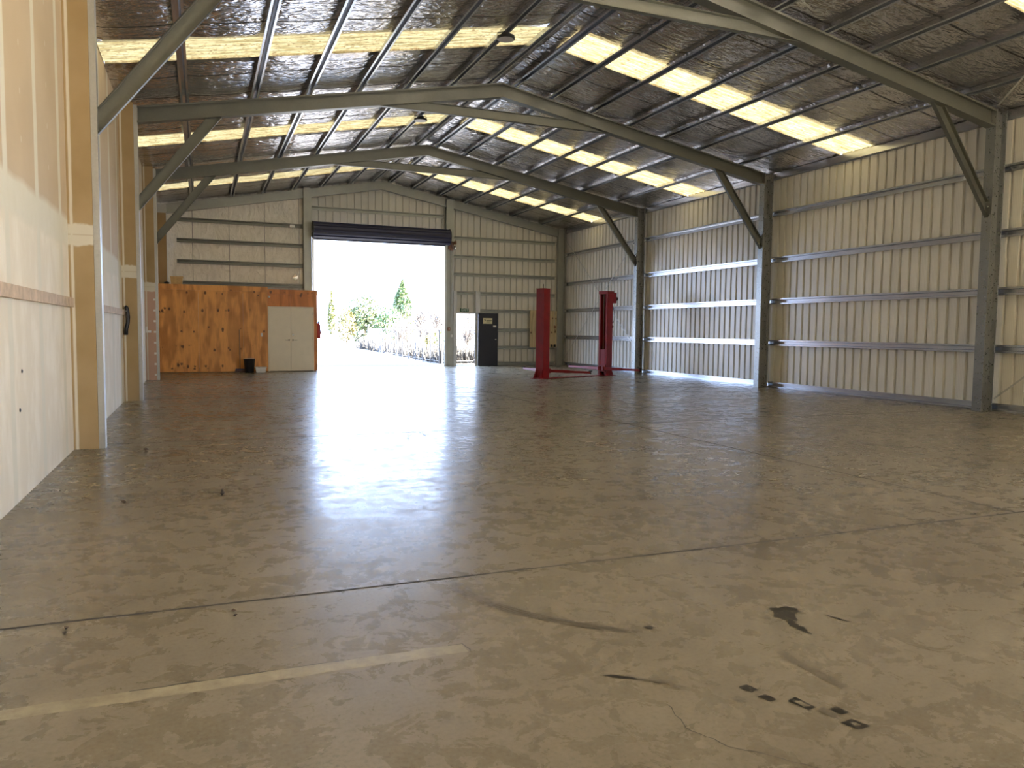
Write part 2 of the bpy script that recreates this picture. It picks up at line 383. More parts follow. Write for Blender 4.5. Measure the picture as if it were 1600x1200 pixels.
def blob(mi, pts, jag=0.1, sub=5):
    b.cur = mi; z = zc[0]; zc[0] += 0.00008; out = []; c = Vector((sum(p[0] for p in pts)/len(pts), sum(p[1] for p in pts)/len(pts)))
    for i in range(len(pts)):
        p, q = Vector(pts[i]), Vector(pts[(i+1) % len(pts)])
        for k in range(sub):
            x = p.lerp(q, k/sub); x = c+(x-c)*(1+random.uniform(-jag, jag)); out.append((x.x, x.y, z))
    b.poly(out)
def line(p, q, n): return [(p[0]+(q[0]-p[0])*i/n, p[1]+(q[1]-p[1])*i/n) for i in range(n+1)]
def wander(pts, amp, n=6):
    o = []
    for i in range(len(pts)-1):
        for k in range(n):
            t = k/n; o.append((pts[i][0]+(pts[i+1][0]-pts[i][0])*t+random.uniform(-amp, amp), pts[i][1]+(pts[i+1][1]-pts[i][1])*t+random.uniform(-amp, amp)))
    return o+[pts[-1]]
strip(1, line((XW, 4.36), (XS, 4.36), 20), 0.025, jag=0.3)
strip(1, line((6.40, 4.36), (6.40, 30.2), 60), 0.024, jag=0.4)
strip(1, line((XW, 10.88), (XS, 10.88), 20), 0.022, jag=0.3)
strip(1, line((XW, 17.5), (XS, 17.5), 20), 0.028, jag=0.3)
strip(1, line((XW, 24.1), (XS, 24.1), 20), 0.028, jag=0.3)
strip(4, wander([(XW, 3.376), (-0.6, 3.376), (0.2, 3.37), (1.13, 3.357)], 0.003, 10), 0.10, jag=0.10)
strip(2, wander([(-0.3, 3.42), (0.2, 3.421), (0.55, 3.414)], 0.003, 8), 0.007, jag=0.9)
strip(2, wander([(1.06, 3.406), (1.13, 3.404), (1.145, 3.33), (1.14, 3.31)], 0.001, 2), 0.007)
strip(1, wander([(3.4, 5.47), (4.6, 5.38), (5.67, 5.37)], 0.012, 10), 0.005, jag=0.6)
# crack near the camera
strip(1, wander([(1.72, 2.55), (1.68, 2.36), (1.75, 2.2), (1.88, 2.06), (2.0, 1.9)], 0.006, 6), 0.0035, jag=0.5)
# oil blob, squares, scuffs, heel prints
blob(2, [(2.79, 3.16), (2.86, 3.27), (2.97, 3.26), (2.99, 3.18), (2.93, 3.16), (2.90, 3.13), (2.87, 3.07), (2.82, 3.10)], 0.12)
strip(2, wander([(2.86, 3.12), (2.81, 3.05), (2.80, 2.98), (2.80, 2.90)], 0.005, 4), 0.05, True, 0.4)
blob(2, [(2.055, 3.28), (2.10, 3.285), (2.115, 3.25), (2.075, 3.235)], 0.06)
blob(3, [(2.71, 3.18), (2.75, 3.19), (2.77, 3.16), (2.73, 3.15)], 0.08)
strip(2, wander([(3.06, 3.09), (3.09, 3.02), (3.11, 2.95)], 0.004, 4), 0.022, True, 0.4)
strip(3, wander([(2.50, 2.79), (2.50, 2.66), (2.51, 2.54), (2.51, 2.40)], 0.006, 6), 0.05, False, 0.25)
for (x0, y0, x1, y1, mi) in ((2.085, 2.575, 2.15, 2.505, 2), (2.105, 2.475, 2.165, 2.41, 2), (2.20, 2.41, 2.265, 2.30, 2), (2.25, 2.305, 2.31, 2.22, 3), (2.30, 2.285, 2.36, 2.225, 2), (2.265, 2.19, 2.35, 2.11, 2), (1.99, 2.50, 2.045, 2.455, 3), (1.98, 2.64, 2.03, 2.60, 3)):
    dx, dy = x1-x0, y1-y0
    blob(mi, [(x0, y0-dy*-.15), (x0+dx*.75, y0+dy*.02), (x1, y1-dy*.12), (x0+dx*.3, y1)], 0.08)
for (x0, y0, x1, y1) in ((2.215, 2.385, 2.25, 2.325), (2.295, 2.165, 2.325, 2.135)):
    blob(0, [(x0, y0), (x0+(x1-x0)*.8, y0+(y1-y0)*.2), (x1, y1), (x0+(x1-x0)*.2, y1)], 0.15)
for (x, y) in ((3.02, 2.66), (3.08, 2.60), (3.16, 2.66), (3.2, 2.58)): strip(3, wander([(x, y), (x+.02, y-.05)], 0.003, 4), 0.02, True, 0.4)
strip(2, wander([(1.60, 2.86), (1.66, 2.83), (1.72, 2.78)], 0.003, 4), 0.028, True, 0.3)
strip(3, wander([(1.72, 2.78), (1.82, 2.72), (1.85, 2.62)], 0.006, 4), 0.03, True, 0.5)
for k, wd in ((0.0, 0.010), (0.022, 0.012), (0.05, 0.010), (0.075, 0.007)):      # curved tyre marks
    strip(3, wander([(1.28+k, 4.33), (1.36+k, 3.98), (1.50+k, 3.70), (1.68+k, 3.47), (1.86+k, 3.31), (2.02+k, 3.19)], 0.003, 5), wd, True, 0.4)
for k in (0.0, 0.04): strip(3, wander([(0.93+k, 4.2), (0.97+k, 3.9), (1.08+k, 3.62), (1.16+k, 3.5)], 0.004, 5), 0.005, True, 0.4)
# distant wet patch edges and pale scratches
rs = random.Random(3)
for i in range(30):
    x, y = rs.uniform(1.0, 9.0), rs.uniform(6.0, 20.0); a = rs.gauss(0.9, 0.5); l = rs.uniform(0.2, 1.4)
    strip(5 if rs.random() < 0.7 else 3, wander([(x, y), (x+l*math.cos(a)*.5, y+l*math.sin(a)*.6), (x+l*math.cos(a), y+l*math.sin(a))], 0.03, 4), rs.uniform(0.008, 0.03), True, 0.5)
for i in range(16):
    x, y = rs.uniform(0.3, 3.6), rs.uniform(4.6, 8.5); a = rs.gauss(0.0, 0.8); l = rs.uniform(0.06, 0.3)
    strip(3, wander([(x, y), (x+l*math.cos(a)*.5, y+l*math.sin(a)*.5), (x+l*math.cos(a), y+l*math.sin(a)*.7)], 0.02, 4), rs.uniform(0.008, 0.02), True, 0.5)
o = b.build('floor', ['concrete', 'joint', 'rubber', 'scuff', 'mortar', 'pale'], fixn=False)
tag(o, 'polished grey concrete floor slab with saw cut joints and rubber scuffs', 'floor', kind='structure')

# ---- right wall: ribbed sheet, grooves outward
def ribbed(o0, o1, pitch, depth, zfun, z0, along, base, out, holes=()):
    pass
b = MB()
prof = []; p = Y0
while p < YB:
    prof += [(XS, p), (XS, p+.175), (XS+.055, p+.180), (XS+.055, p+.242)]; p += .25
prof.append((XS, p))
def side_part(pr, z0):
    lo = b.add([(x, y, z0) for x, y in pr]); hi = b.add([(x, y, 5.93) for x, y in pr]); b.quads(lo, hi, False)
i0 = max(i for i, q in enumerate(prof) if q[1] <= SIDE_Y0); i1 = min(i for i, q in enumerate(prof) if q[1] >= SIDE_Y1)
side_part(prof[:i0+1], 0.0); side_part(prof[i0:i1+1], SIDE_Z); side_part(prof[i1:], 0.0)
o = b.build('wall_right', 'clad_r', fixn=False)
tag(o, 'long side wall of cream ribbed steel sheeting on the right', 'wall', kind='structure')

# ---- back wall: ribbed sheet split round the openings, outside skin
b = MB()
def back(x0, x1, z0, zf):
    p = XW-.1; pr = []
    g = .275
    k = math.floor((x0-p)/g); 
    xs = [x0]
    for i in range(k, int((x1-p)/g)+2):
        for dx in (0, .225, .230, .268): 
            x = p+i*g+dx
            if x0 < x < x1: xs.append(x)
    xs.append(x1)
    def yy(x):
        f = (x-p) % g
        if f <= .2251: return YB
        if f < .2299: return YB+.05*(f-.225)/.005
        if f <= .2681: return YB+.05
        return YB+.05*(g-f)/.007
    lo = b.add([(x, yy(x), z0) for x in xs]); hi = b.add([(x, yy(x), zf(x)) for x in xs]); b.quads(lo, hi, False)
top = lambda x: zt(x)+.26
DX0, DX1, DZ = 3.90, 9.25, 5.30
EX0, EX1, EZ = 9.73, 10.60, 2.17
back(XW-.1, DX0, 0, top); back(DX0, XM, DZ, top); back(XM, DX1, DZ, top); back(DX1, EX0, 0, top); back(EX0, EX1, EZ, top); back(EX1, XS+.05, 0, top)
o = b.build('wall_back', 'clad_b', fixn=False)
tag(o, 'far gable end wall of ribbed steel sheeting around the roller door', 'wall', kind='structure')
b = MB()
xs = [-1.12+i*.12 for i in range(40)]; xs = [x for x in xs if x < 3.64]+[3.64]
rows = 46
grid = []
rr = random.Random(5)
ph = [rr.uniform(0, 6) for _ in range(12)]
for j in range(rows+1):
    row = []
    for x in xs:
        z = 0.02+(zt(x)-.05-.02)*j/rows
        y = 30.425-.012*(math.sin(3.1*x+1.7*z+ph[0])*math.sin(5.0*z-2.2*x+ph[1])+.6*math.sin(7*x+ph[2])*math.sin(2.5*z+ph[3]))
        row.append((x, y, z))
    grid.append(b.add(row))
for j in range(rows): b.quads(grid[j], grid[j+1], False)
o = b.build('wall_lining', 'blanket', smooth=True, fixn=False)
tag(o, 'wrinkled pale insulation blanket lining the far wall above the plywood room', 'wall lining', kind='structure')

# ---- gable wall behind the viewpoint
b = MB()
b.poly([(XW-.1, Y0, 0), (XS+.05, Y0, 0), (XS+.05, Y0, zt(XS)+.14), (XM, Y0, zt(XM)+.14), (XW-.1, Y0, zt(XW)+.12)])
o = b.build('wall_front', 'clad_b', fixn=False); tag(o, 'closed near gable end wall behind the viewpoint', 'wall', kind='structure')

# ---- left wall boards
b = MB(); b.box(XW-.05, XW, Y0, 30.40, 0, 5.90)
o = b.build('wall_left', 'plaster'); tag(o, 'tall taped plasterboard wall on the left with pale joint stripes', 'wall', kind='structure')

# ---- ceiling foil, draped between purlins, open at the skylights
PD_L = [0.36, 1.26, 2.31, 3.37, 4.43, 5.52, 6.85]
PD_R = [0.30, 1.22, 2.30, 3.38, 4.42, 5.46, 6.81]
b = MB()
def sag(d, lst):
    e = [0]+lst+[8.1]
    for i in range(len(e)-1):
        if e[i] <= d <= e[i+1]: 
            t = (d-e[i])/(e[i+1]-e[i]); return .042*(1-abs(2*t-1)**3.5)*min(1, (e[i+1]-e[i]))
    return 0
ysk = sorted(set([Y0]+[v for s_ in SKY for v in s_]+[YB+.09]))
ys = []
for a_, c_ in zip(ysk[:-1], ysk[1:]):
    n = max(1, round((c_-a_)/.2)); ys += [a_+(c_-a_)*i/n for i in range(n)]
ys.append(ysk[-1])
ds = [i*.1 for i in range(80)]+[8.05, 8.22]
rr = random.Random(11)
for side in (-1, 1):
    lst = PD_L if side < 0 else PD_R
    G_ = []
    for y in ys:
        row = []; edge = min(abs(y-v) for q_ in SKY for v in q_) < 1e-6
        for d in ds:
            x = XM+side*d; s_ = sag(d, lst)*(.25 if edge else 1)
            z = zt(x)+.128-s_*(1+.25*math.sin(y*2.4+d))+rr.uniform(-.002, .002)*(1 if 0 < d else 0)
            row.append((x, y, z))
        G_.append(b.add(row))
    for j, y in enumerate(ys):                      # turned-up foil edge along each skylight
        if any(abs(y-v) < 1e-6 for s_ in SKY for v in s_):
            e = b.add([(XM+side*d, y, zt(XM+side*d)+.19) for d in ds[3:-1]]); b.quads(G_[j][3:-1], e, False)
    for j in range(len(ys)-1):
        ym = (ys[j]+ys[j+1])/2; op = any(a_ < ym < c_ for a_, c_ in SKY)
        for i in range(len(ds)-1):
            if op and ds[i] >= .2999 and ds[i+1] <= 8.051: continue
            b.f.append([G_[j][i], G_[j][i+1], G_[j+1][i+1], G_[j+1][i]]); b.mi.append(0)
o = b.build('ceiling', 'foil', smooth=True, fixn=False)
tag(o, 'underside of the gable roof lined with crinkled silver foil insulation', 'ceiling', kind='structure')

# ---- translucent skylight sheets
nm = ['nearest, mostly out of the frame', 'in the second roof bay', 'in the third roof bay', 'in the far roof bay next to the gable']
pos = ['farthest behind the viewpoint', 'above the viewpoint', 'nearest the viewer, cut by the frame', 'in the bay with the nearer round lamp', 'between the two middle portal frames', 'in the last bay before the end wall']
for side in (-1, 1):
    for k, (a_, c_) in enumerate(SKY):
        b = MB(); ux = [(.24, 0), (8.13, 0)]
        n = 32; pr = []
        for i in range(n+1):
            y = a_-.05+(c_-a_+.1)*i/n; pr.append((y, .012*math.sin(2*math.pi*(y-a_)/.13)))
        A = b.add([(XM+side*.24, y, zt(XM+side*.24)+.160+dz) for y, dz in pr]); B = b.add([(XM+side*8.13, y, zt(XM+side*8.13)+.160+dz) for y, dz in pr])
        b.quads(A, B, False)
        o = b.build('skylight_sheet', 'skylight', fixn=False)
        tag(o, 'translucent %s roof sheet on the %s slope, %s' % ('cream' if side > 0 else 'pale', 'right' if side > 0 else 'left', pos[k]), 'skylight', 'translucent skylight sheets in the roof')

# ================================================================== STEEL
def rot2(pts): return pts
def double_c(dep, fl, lip, t, lip2=None):
    """two back-to-back lipped channels: depth along u (0..dep), width along v (0..2*fl)"""
    lip2 = lip2 or lip; a = [(lip, 0), (0, 0), (0, fl), (dep, fl), (dep, 0), (dep-lip2, 0)]
    c = [(lip, 2*fl), (0, 2*fl), (0, fl+.001), (dep, fl+.001), (dep, 2*fl), (dep-lip, 2*fl)]
    return thick(a, -t) if False else thick(a, t), thick(c, t)
ORD = ['nearest', 'second', 'third', 'far corner']
RP = ['rightmost in the picture, nearest the viewer', 'second from the viewer', 'third, just right of the red lift', 'in the far corner']
LP_ = ['nearest the viewer', 'second from the viewer', 'third, beside the plywood room', 'in the far left corner behind the plywood room']
for k, yf in enumerate(YF):
    for side in (1, -1):
        x0 = XR if side > 0 else XL
        b = MB()
        for pr in double_c(.30, .10, .028 if side > 0 else .066, .005, .024):
            b.ext(pr, (x0, yf, 0), (side, 0, 0), (0, 1, 0), (0, 0, zt(x0)+.02))
        if side > 0:
            lab = 'galvanised steel column on the right wall, '+RP[k]
        else:
            lab = 'steel column edge showing from the left plasterboard casing, '+LP_[k]
        o = b.build('steel_column', ['galv_column', 'galv_gable'][k == 3] if side > 0 else 'galv')
        tag(o, lab, 'column', 'steel portal frame columns')
        # rafter, plumb cut both ends
        b = MB(); dz = -SL*abs(x0-XM)
        for pr in double_c(.31, .10, .03, .005):
            b.ext(pr, (XM, yf, ZR), (0, 0, -1), (0, 1, 0), (x0-XM, 0, dz))
        o = b.build('roof_rafter', 'galv_shaded' if k < 3 else 'galv_gable')
        tag(o, 'galvanised channel rafter on the %s slope of the %s portal frame' % ('right' if side > 0 else 'left', ['nearest', 'second', 'third', 'end wall'][k]), 'rafter', 'steel portal frame rafters')
        # knee brace
        if k < 3:
            b = MB(); s_ = side
            A = (x0, 3.80); B = (x0, 4.11); xc, xd = x0-s_*1.29, x0-s_*1.61
            if s_ < 0: xc, xd = x0+1.25, x0+1.58; xc, xd = x0+1.27, x0+1.58
            Cc = (xc, zb(xc)); D = (xd, zb(xd))
            y1, y2 = yf+.06, yf+.14; t = .006
            b.ext([A, B, Cc, D], (0, y2-t, 0), (1, 0, 0), (0, 0, 1), (0, t, 0))
            def flange(P, Q, inward):
                d = (Vector(Q)-Vector(P)).normalized(); nn = Vector((-d.y, d.x)); nn = nn if nn.dot(Vector(inward)-Vector(P)) > 0 else -nn
                q = [P, Q, (Q[0]+nn.x*t, Q[1]+nn.y*t), (P[0]+nn.x*t, P[1]+nn.y*t)]
                b.ext(q, (0, y1, 0), (1, 0, 0), (0, 0, 1), (0, y2-y1, 0))
                l = .018; q = [P, Q, (Q[0]+nn.x*l, Q[1]+nn.y*l), (P[0]+nn.x*l, P[1]+nn.y*l)]
                b.ext(q, (0, y1, 0), (1, 0, 0), (0, 0, 1), (0, t, 0))
            flange(A, D, B); flange(B, Cc, A)
            o = b.build('knee_brace', 'galv_shaded')
            tag(o, 'diagonal steel knee brace on the %s wall, %s' % ('right' if side > 0 else 'left', ['nearest the viewer', 'second from the viewer', 'third from the viewer']
[k]), 'brace', 'knee braces between columns and rafters')
    # collar tie
    if k < 3:
        b = MB(); zt_, zb_ = 6.625, 6.41
        dt = (zb(XM)-zt_)/SL; db = (zb(XM)-zb_)/SL
        P = [(XM-db, zb_), (XM+db, zb_), (XM+dt, zt_), (XM-dt, zt_)]; t = .006; y1, y2 = yf+.03, yf+.12
        b.ext(P, (0, y2-t, 0), (1, 0, 0), (0, 0, 1), (0, t, 0))
        b.ext([P[0], P[1], (P[1][0]-t/SL, zb_+t), (P[0][0]+t/SL, zb_+t)], (0, y1, 0), (1, 0, 0), (0, 0, 1), (0, y2-y1, 0))
        b.ext([(P[3][0]-t/SL, zt_-t), (P[2][0]+t/SL, zt_-t), P[2], P[3]], (0, y1, 0), (1, 0, 0), (0, 0, 1), (0, y2-y1, 0))
        b.ext([P[0], P[1], (P[1][0]-.02/SL, zb_+.02), (P[0][0]+.02/SL, zb_+.02)], (0, y1, 0), (1, 0, 0), (0, 0, 1), (0, t, 0))
        o = b.build('collar_tie', 'galv_shaded')
        tag(o, 'horizontal steel collar tie under the ridge of the %s portal frame' % ['nearest', 'second', 'third'][k], 'tie beam', 'collar ties under the ridge')

HAT = thick([(-.078, 0), (-.040, 0), (-.026, .105), (.026, .105), (.040, 0), (.078, 0)], .004)
NTH = ['topmost, beside the ridge', 'second below the ridge', 'third below the ridge', 'fourth below the ridge', 'fifth below the ridge', 'sixth below the ridge', 'lowest, nearest the wall']
for side, lst in ((-1, PD_L), (1, PD_R)):
    for k, d in enumerate(lst):
        x = XM+side*d; b = MB(); ang = math.atan(SL); u = Vector((math.cos(ang), 0, -side*math.sin(ang))); v = Vector((side*math.sin(ang), 0, math.cos(ang)))
        b.ext(HAT, (x, Y0+.05, zt(x)+.004), u, v, (0, 30.40-Y0-.05, 0))
        o = b.build('roof_purlin', 'galv_bright')
        tag(o, 'galvanised top-hat purlin under the %s roof slope, %s' % ('left' if side < 0 else 'right', NTH[k]), 'purlin', 'roof purlins')
# eave rail along the right wall
b = MB(); b.ext(thick([(.06, .012), (0.03, 0), (.0, .03), (.012, .185), (.06, .185)], .005), (XS-.07, Y0+.05, 5.685), (1, 0, 0), (0, 0, 1), (0, 30.4-Y0-.05, 0))
tag(b.build('eave_rail', 'galv_bright'), 'flat galvanised eave rail along the top of the right wall', 'rail')

HATG = thick([(-.078, 0), (-.044, 0), (-.032, .088), (.032, .088), (.044, 0), (.078, 0)], .004)
def girt(axis, p0, p1, z, pos_, label, group, t_=None):
    b = MB()
    if axis == 'y': b.ext(HATG, (pos_, p0, z), (0, 0, 1), (1, 0, 0), (0, p1-p0, 0))
    else: b.ext(HATG, (p0, pos_, z), (0, 0, 1), (0, 1, 0), (p1-p0, 0, 0))
    return tag(b.build('wall_girt', 'galv_bright' if axis == 'y' else ('galv_shaded' if p1 < 4 else 'galv_gable')), label, 'girt', group)  # lined-wall girts take the darker tone for shade in their hollows
RW = ['lying on the floor as bottom rail', 'lowest above the floor rail', 'second up, at about waist of the lift', 'third up, above the red lift', 'fourth and highest below the eave rail']
for z, l in zip((.085, 1.24, 2.37, 3.50, 4.75), ['lying along the floor', 'first above the floor', 'second above the floor', 'third above the floor', 'highest, crossing behind the knee braces']):
    girt('y', (Y0+.1) if z > 9 else SIDE_Y1+.1, 30.14, z, XS-.0945, 'long galvanised girt on the right wall, '+l, 'girts on the right wall')
YG = 30.355
for z, l in zip((5.35, 4.61, 3.86, 3.09), ['highest', 'second from the top', 'third from the top', 'lowest, just above the plywood room']):
    girt('x', -.80 if z < 5.5 else 0, 3.60, z, YG-.045, 'girt across the pale insulation blanket, '+l, 'girts on the lined part of the far wall')
girt('x', 3.95, 9.20, 6.08, YG, 'single girt in the gable above the roller door', None)
for z, l in zip((5.25, 4.50, 3.78), ['highest under the sloping rafter', 'second from the top', 'third from the top']):
    girt('x', 9.64, 14.26, z, YG, 'girt on the far wall right of the roller door, '+l, 'girts right of the roller door')
girt('x', 9.72, 10.54, 3.02, YG, 'short girt directly above the exit doorway', 'girts right of the roller door')
girt('x', 10.76, 14.26, 3.02, YG, 'girt on the far wall just above the black door', 'girts right of the roller door')
for z, l in zip((2.30, 1.51, .775, .10), ['level with the top of the black door', 'behind the black door at sign height', 'below the door knob level', 'lying on the floor beside the black door']):
    girt('x', 10.78, 14.26, z, YG, 'girt on the far wall, '+l, 'girts right of the roller door')

# gable mullions, exit door posts
for x0, x1, lab in ((3.62, 3.91, 'steel mullion left of the roller door rising to the rafter'), (9.24, 9.54, 'steel mullion right of the roller door rising to the rafter')):
    b = MB(); xm = (x0+x1)/2
    for pr in double_c(.26, (x1-x0)/2, .03, .005): b.ext([(p[1], p[0]) for p in pr], (x0, 30.15, 0), (1, 0, 0), (0, 1, 0), (0, 0, zb(xm)+.33))
    b.box(x0+.004, x1-.004, 30.149, 30.154, 0, zb(xm)+.30)
    tag(b.build('gable_mullion', 'galv_gable'), lab, 'mullion', 'gable wall mullions')
for x0, x1, z0, z1, lab in ((9.60, 9.725, 0, 3.10, 'narrow steel post between the roller door and the exit doorway'), (10.56, 10.75, 2.22, 3.10, 'short steel post above the left edge of the black door')):
    b = MB(); b.ext(thick([(x1-x0, .13), (x1-x0, 0), (0, 0), (0, .13)], .005), (x0, 30.27, z0), (1, 0, 0), (0, 1, 0), (0, 0, z1-z0))
    tag(b.build('steel_post', 'galv'), lab, 'post')
b = MB(); b.box(9.73, 10.6, 30.30, 30.42, 2.175, 2.235); tag(b.build('door_lintel', 'galv'), 'thin steel lintel over the exit doorway below the exit sign', 'lintel')

# strap bracing
def strap(pts, label, wd=.035, up_=(1, 0, 0)):
    b = MB()
    for p, q in zip(pts[:-1], pts[1:]): b.bar(p, q, wd, .003, up_)
    tag(b.build('brace_strap', 'galv'), label, 'strap', 'flat steel bracing straps')
xs_ = XR+.285
strap([(xs_, 30.0, 5.35), (xs_, 23.95, .75)], 'thin strap on the right wall behind the lift, falling towards the viewer')
strap([(xs_-.004, 30.0, .35), (xs_-.004, 23.95, 5.1)], 'thin strap on the right wall behind the lift, rising towards the viewer')
strap([(xs_, 10.5, .25), (xs_, 4.3, 5.2)], 'thin strap at the right picture edge beside the nearest column')
def rz(x): return zt(x)-.006
strap([(14.1, 10.9-.5, rz(14.1)), (9.5, 4.3, rz(9.5))], 'dark strap crossing the purlins in the nearest right roof bay', .04, (0, 0, 1))
strap([(14.2, 24.1, rz(14.2)), (9.3, 30.0, rz(9.3))], 'dark strap crossing the purlins in the far right roof bay', .03, (0, 0, 1))

# ---- plasterboard casings round the left columns (the brown returns)
for k, yf in enumerate(YF):
    b = MB(); zt0 = 5.90
    b.box(XW, XL-.068 if k < 3 else XL-.004, yf-.012, yf+(.010 if k < 3 else -.004), 0, zt0 if k < 3 else 5.52)        # face towards the viewer
    if k < 3: b.box(XW, XL-.068, yf+.192, yf+.208, 0, zt0)
    o = b.build('column_casing', 'casing_pink' if k == 2 else 'casing')
    tag(o, ['brown plasterboard casing of the nearest left column, widest in the picture', 'brown plasterboard casing of the second left column, behind the black strap', 'casing of the third left column with pink lower board and white screw dots', 'brown plasterboard strip in the far left corner above the plywood room'][k], 'column casing', 'plasterboard column casings')
# battens on the left wall
for y0, y1, lab in ((2.2, 10.54, 'raw pine batten along the left wall in front of the nearest column'), (10.78, 17.12, 'raw pine batten on the left wall between the nearest and second columns')):
    b = MB(); n = 3
    cuts = [y0, y1-1.1, y1] if y0 > 5 else [y0, 7.9, y1]
    for a_, c_ in zip(cuts[:-1], cuts[1:]): b.box(XW+.001, XW+.042, a_+.002, c_-.002, 1.72, 1.832)
    tag(b.build('timber_batten', 'timber', bevel=.003), lab, 'batten', 'timber battens on the left wall')
b = MB(); b.box(-1.455, -1.32, 23.60, 23.694, 1.33, 1.39); b.box(-1.455, -1.41, 23.62, 23.694, 1.39, 1.50)
tag(b.build('wall_bracket', 'white'), 'small white bracket on the pink boarded column casing', 'bracket')
t = thing('hanging_hose', 'black rubber strap hanging at the end of the second batten', 'strap', (-1.42, 17.05, 1.83))
b = MB(); pa = [(-1.41, 17.02, 1.885), (-1.385, 17.03, 1.87), (-1.37, 17.04, 1.80), (-1.36, 17.05, 1.68), (-1.372, 17.06, 1.56), (-1.40, 17.06, 1.45), (-1.405, 17.06, 1.33)]
b.tube(pa, .036, 10); b.build('hose', 'blackplastic', t, smooth=True)
b = MB(); b.tube([(-1.422, 17.0, 1.80), (-1.385, 17.0, 1.80)], .010, 8); b.build('hook', 'galv', t)

# ================================================================== ROLLER DOOR
t = thing('door_1', 'dark blue roller door rolled up above the wide bright doorway', 'door', (6.6, 30.0, 0), kind='structure')
b = MB(); cy, cz, N = 29.86, 5.20, 120
pr = []
for i in range(N):
    a_ = 2*math.pi*i/N; r = .300+.012*math.sin(a_*14); pr.append((r*math.cos(a_), r*math.sin(a_)))
b.ext(pr, (3.93, cy, cz), (0, 1, 0), (0, 0, 1), (5.33, 0, 0)); b.build('curtain_roll', 'navy', t)
b = MB(); pr = []                                  # hanging curtain with bottom bar
for i in range(13): z = 4.90+.028*i*1.0; pr.append((.012*(1 if i % 2 else -1), z))
b.ext(thick(pr, .004), (3.95, 30.12, 0), (0, 1, 0), (0, 0, 1), (5.26, 0, 0)); b.build('curtain', 'navy', t)
b = MB(); b.box(3.95, 9.21, 30.09, 30.148, 4.86, 4.915); b.build('bottom_bar', 'navy', t)
for x in (3.90, 9.262):
    b = MB(); b.lathe([(.33, 0), (.33, .012), (.05, .012), (.05, .035)], (x, cy, cz), 32, (1, 0, 0)); b.build('drum_plate', 'blackplastic', t)
    b = MB(); b.bar((x+.006, cy, cz-.05), (x+.006, 30.148, cz-.05), .012, .10); b.build('drum_bracket', 'galv', t)
for x, sg in ((3.915, 1), (9.235, -1)):
    b = MB(); b.ext(thick([(.07*sg, 0), (0, 0), (0, .06), (.07*sg, .06)], .004*(-sg)), (x, 30.09-.002, 0.002), (1, 0, 0), (0, 1, 0), (0, 0, 4.90)); b.build('guide_track', 'galv', t)
# chain drive on the right
t = thing('chain_hoist', 'copper coloured chain drive at the right end of the roller door', 'chain drive', (9.42, 29.9, 4.9))
b = MB(); b.lathe([(.02, 0), (.13, 0), (.14, .012), (.11, .03), (.14, .048), (.13, .06), (.02, .06)], (9.40, 29.97, 4.92), 24, (1, 0, 0)); b.build('chain_wheel', 'copper', t, smooth=False)
b = MB(); b.lathe([(.03, 0), (.085, 0), (.09, .05), (.06, .08)], (9.50, 29.97, 4.80), 20, (1, 0, 0)); b.build('sprocket', 'chrome', t)
b = MB(); b.box(9.30, 9.52, 30.05, 30.145, 4.74, 5.02); b.box(9.36, 9.48, 29.95, 30.06, 4.70, 4.76); b.build('gear_bracket', 'copper', t, bevel=.006)
b = MB(); b.lathe([(.04, 0), (.055, .02), (.055, .12), (.03, .14)], (9.56, 29.99, 4.94), 16, (0, 0, 1)); b.build('gear_housing', 'copper', t)
for yy in (29.86, 30.10):
    b = MB(); b.tube([(9.43, yy, 4.9), (9.43, yy, 1.7)], .009, 6); b.build('pull_chain', 'galv', t)
t = thing('door_controller', 'small dark control box on the post right of the roller door', 'control box', (9.36, 30.14, 1.4))
b = MB(); b.box(9.29, 9.40, 30.08, 30.148, 1.45, 1.60); b.build('case', 'copper', t, bevel=.008)
b = MB(); b.lathe([(.018, 0), (.018, .015)], (9.345, 30.08, 1.53), 12, (0, -1, 0)); b.build('button', 'white', t)
t = thing('isolator_switch', 'small white switch on the narrow post below the control box', 'switch', (9.43, 30.14, 1.25))
b = MB(); b.box(9.43, 9.50, 30.105, 30.148, 1.20, 1.30); b.build('case', 'white', t, bevel=.006)
b = MB(); b.box(9.452, 9.478, 30.095, 30.106, 1.235, 1.265); b.build('rocker', 'greyplastic', t)

# ================================================================== EXIT DOOR
t = thing('door_2', 'black exit door leaf folded open beside the narrow bright doorway', 'door', (11.08, 30.24, 0), kind='structure')
b = MB(); b.box(10.645, 11.52, 30.195, 30.235, .012, 2.20); b.build('door_leaf', 'black', t, bevel=.003)
b = MB(); b.lathe([(.03, 0), (.03, .012), (.012, .014), (.012, .04), (.028, .05), (.03, .065), (.02, .078)], (11.41, 30.195, 1.115), 20, (0, -1, 0)); b.build('knob', 'chrome', t, smooth=True)
b = MB(); b.box(11.305, 11.44, 30.183, 30.195, 1.63, 1.695); b.build('night_latch', 'white', t, bevel=.004)
for z in (.3, 1.1, 1.9):
    b = MB(); b.tube([(10.640, 30.20, z), (10.640, 30.20, z+.1)], .008, 8); b.build('hinge', 'galv', t)
t = thing('door_sign', 'cream notice on the upper part of the black exit door', 'sign', (11.06, 30.19, 1.88))
b = MB(); b.box(10.862, 11.262, 30.186, 30.194, 1.765, 2.00); b.build('sign_board', 'yellow', t)
b = MB(); b.box(10.995, 11.245, 30.183, 30.1858, 1.895, 1.915); b.box(10.895, 11.25, 30.183, 30.1858, 1.957, 1.966); b.box(10.895, 10.905, 30.183, 30.1858, 1.92, 1.966); b.box(10.925, 10.965, 30.183, 30.1858, 1.895, 1.935)
for i in range(3): b.box(10.995, 11.21-.03*i, 30.183, 30.1858, 1.868-.024*i, 1.874-.024*i)
b.build('print', 'black', t)
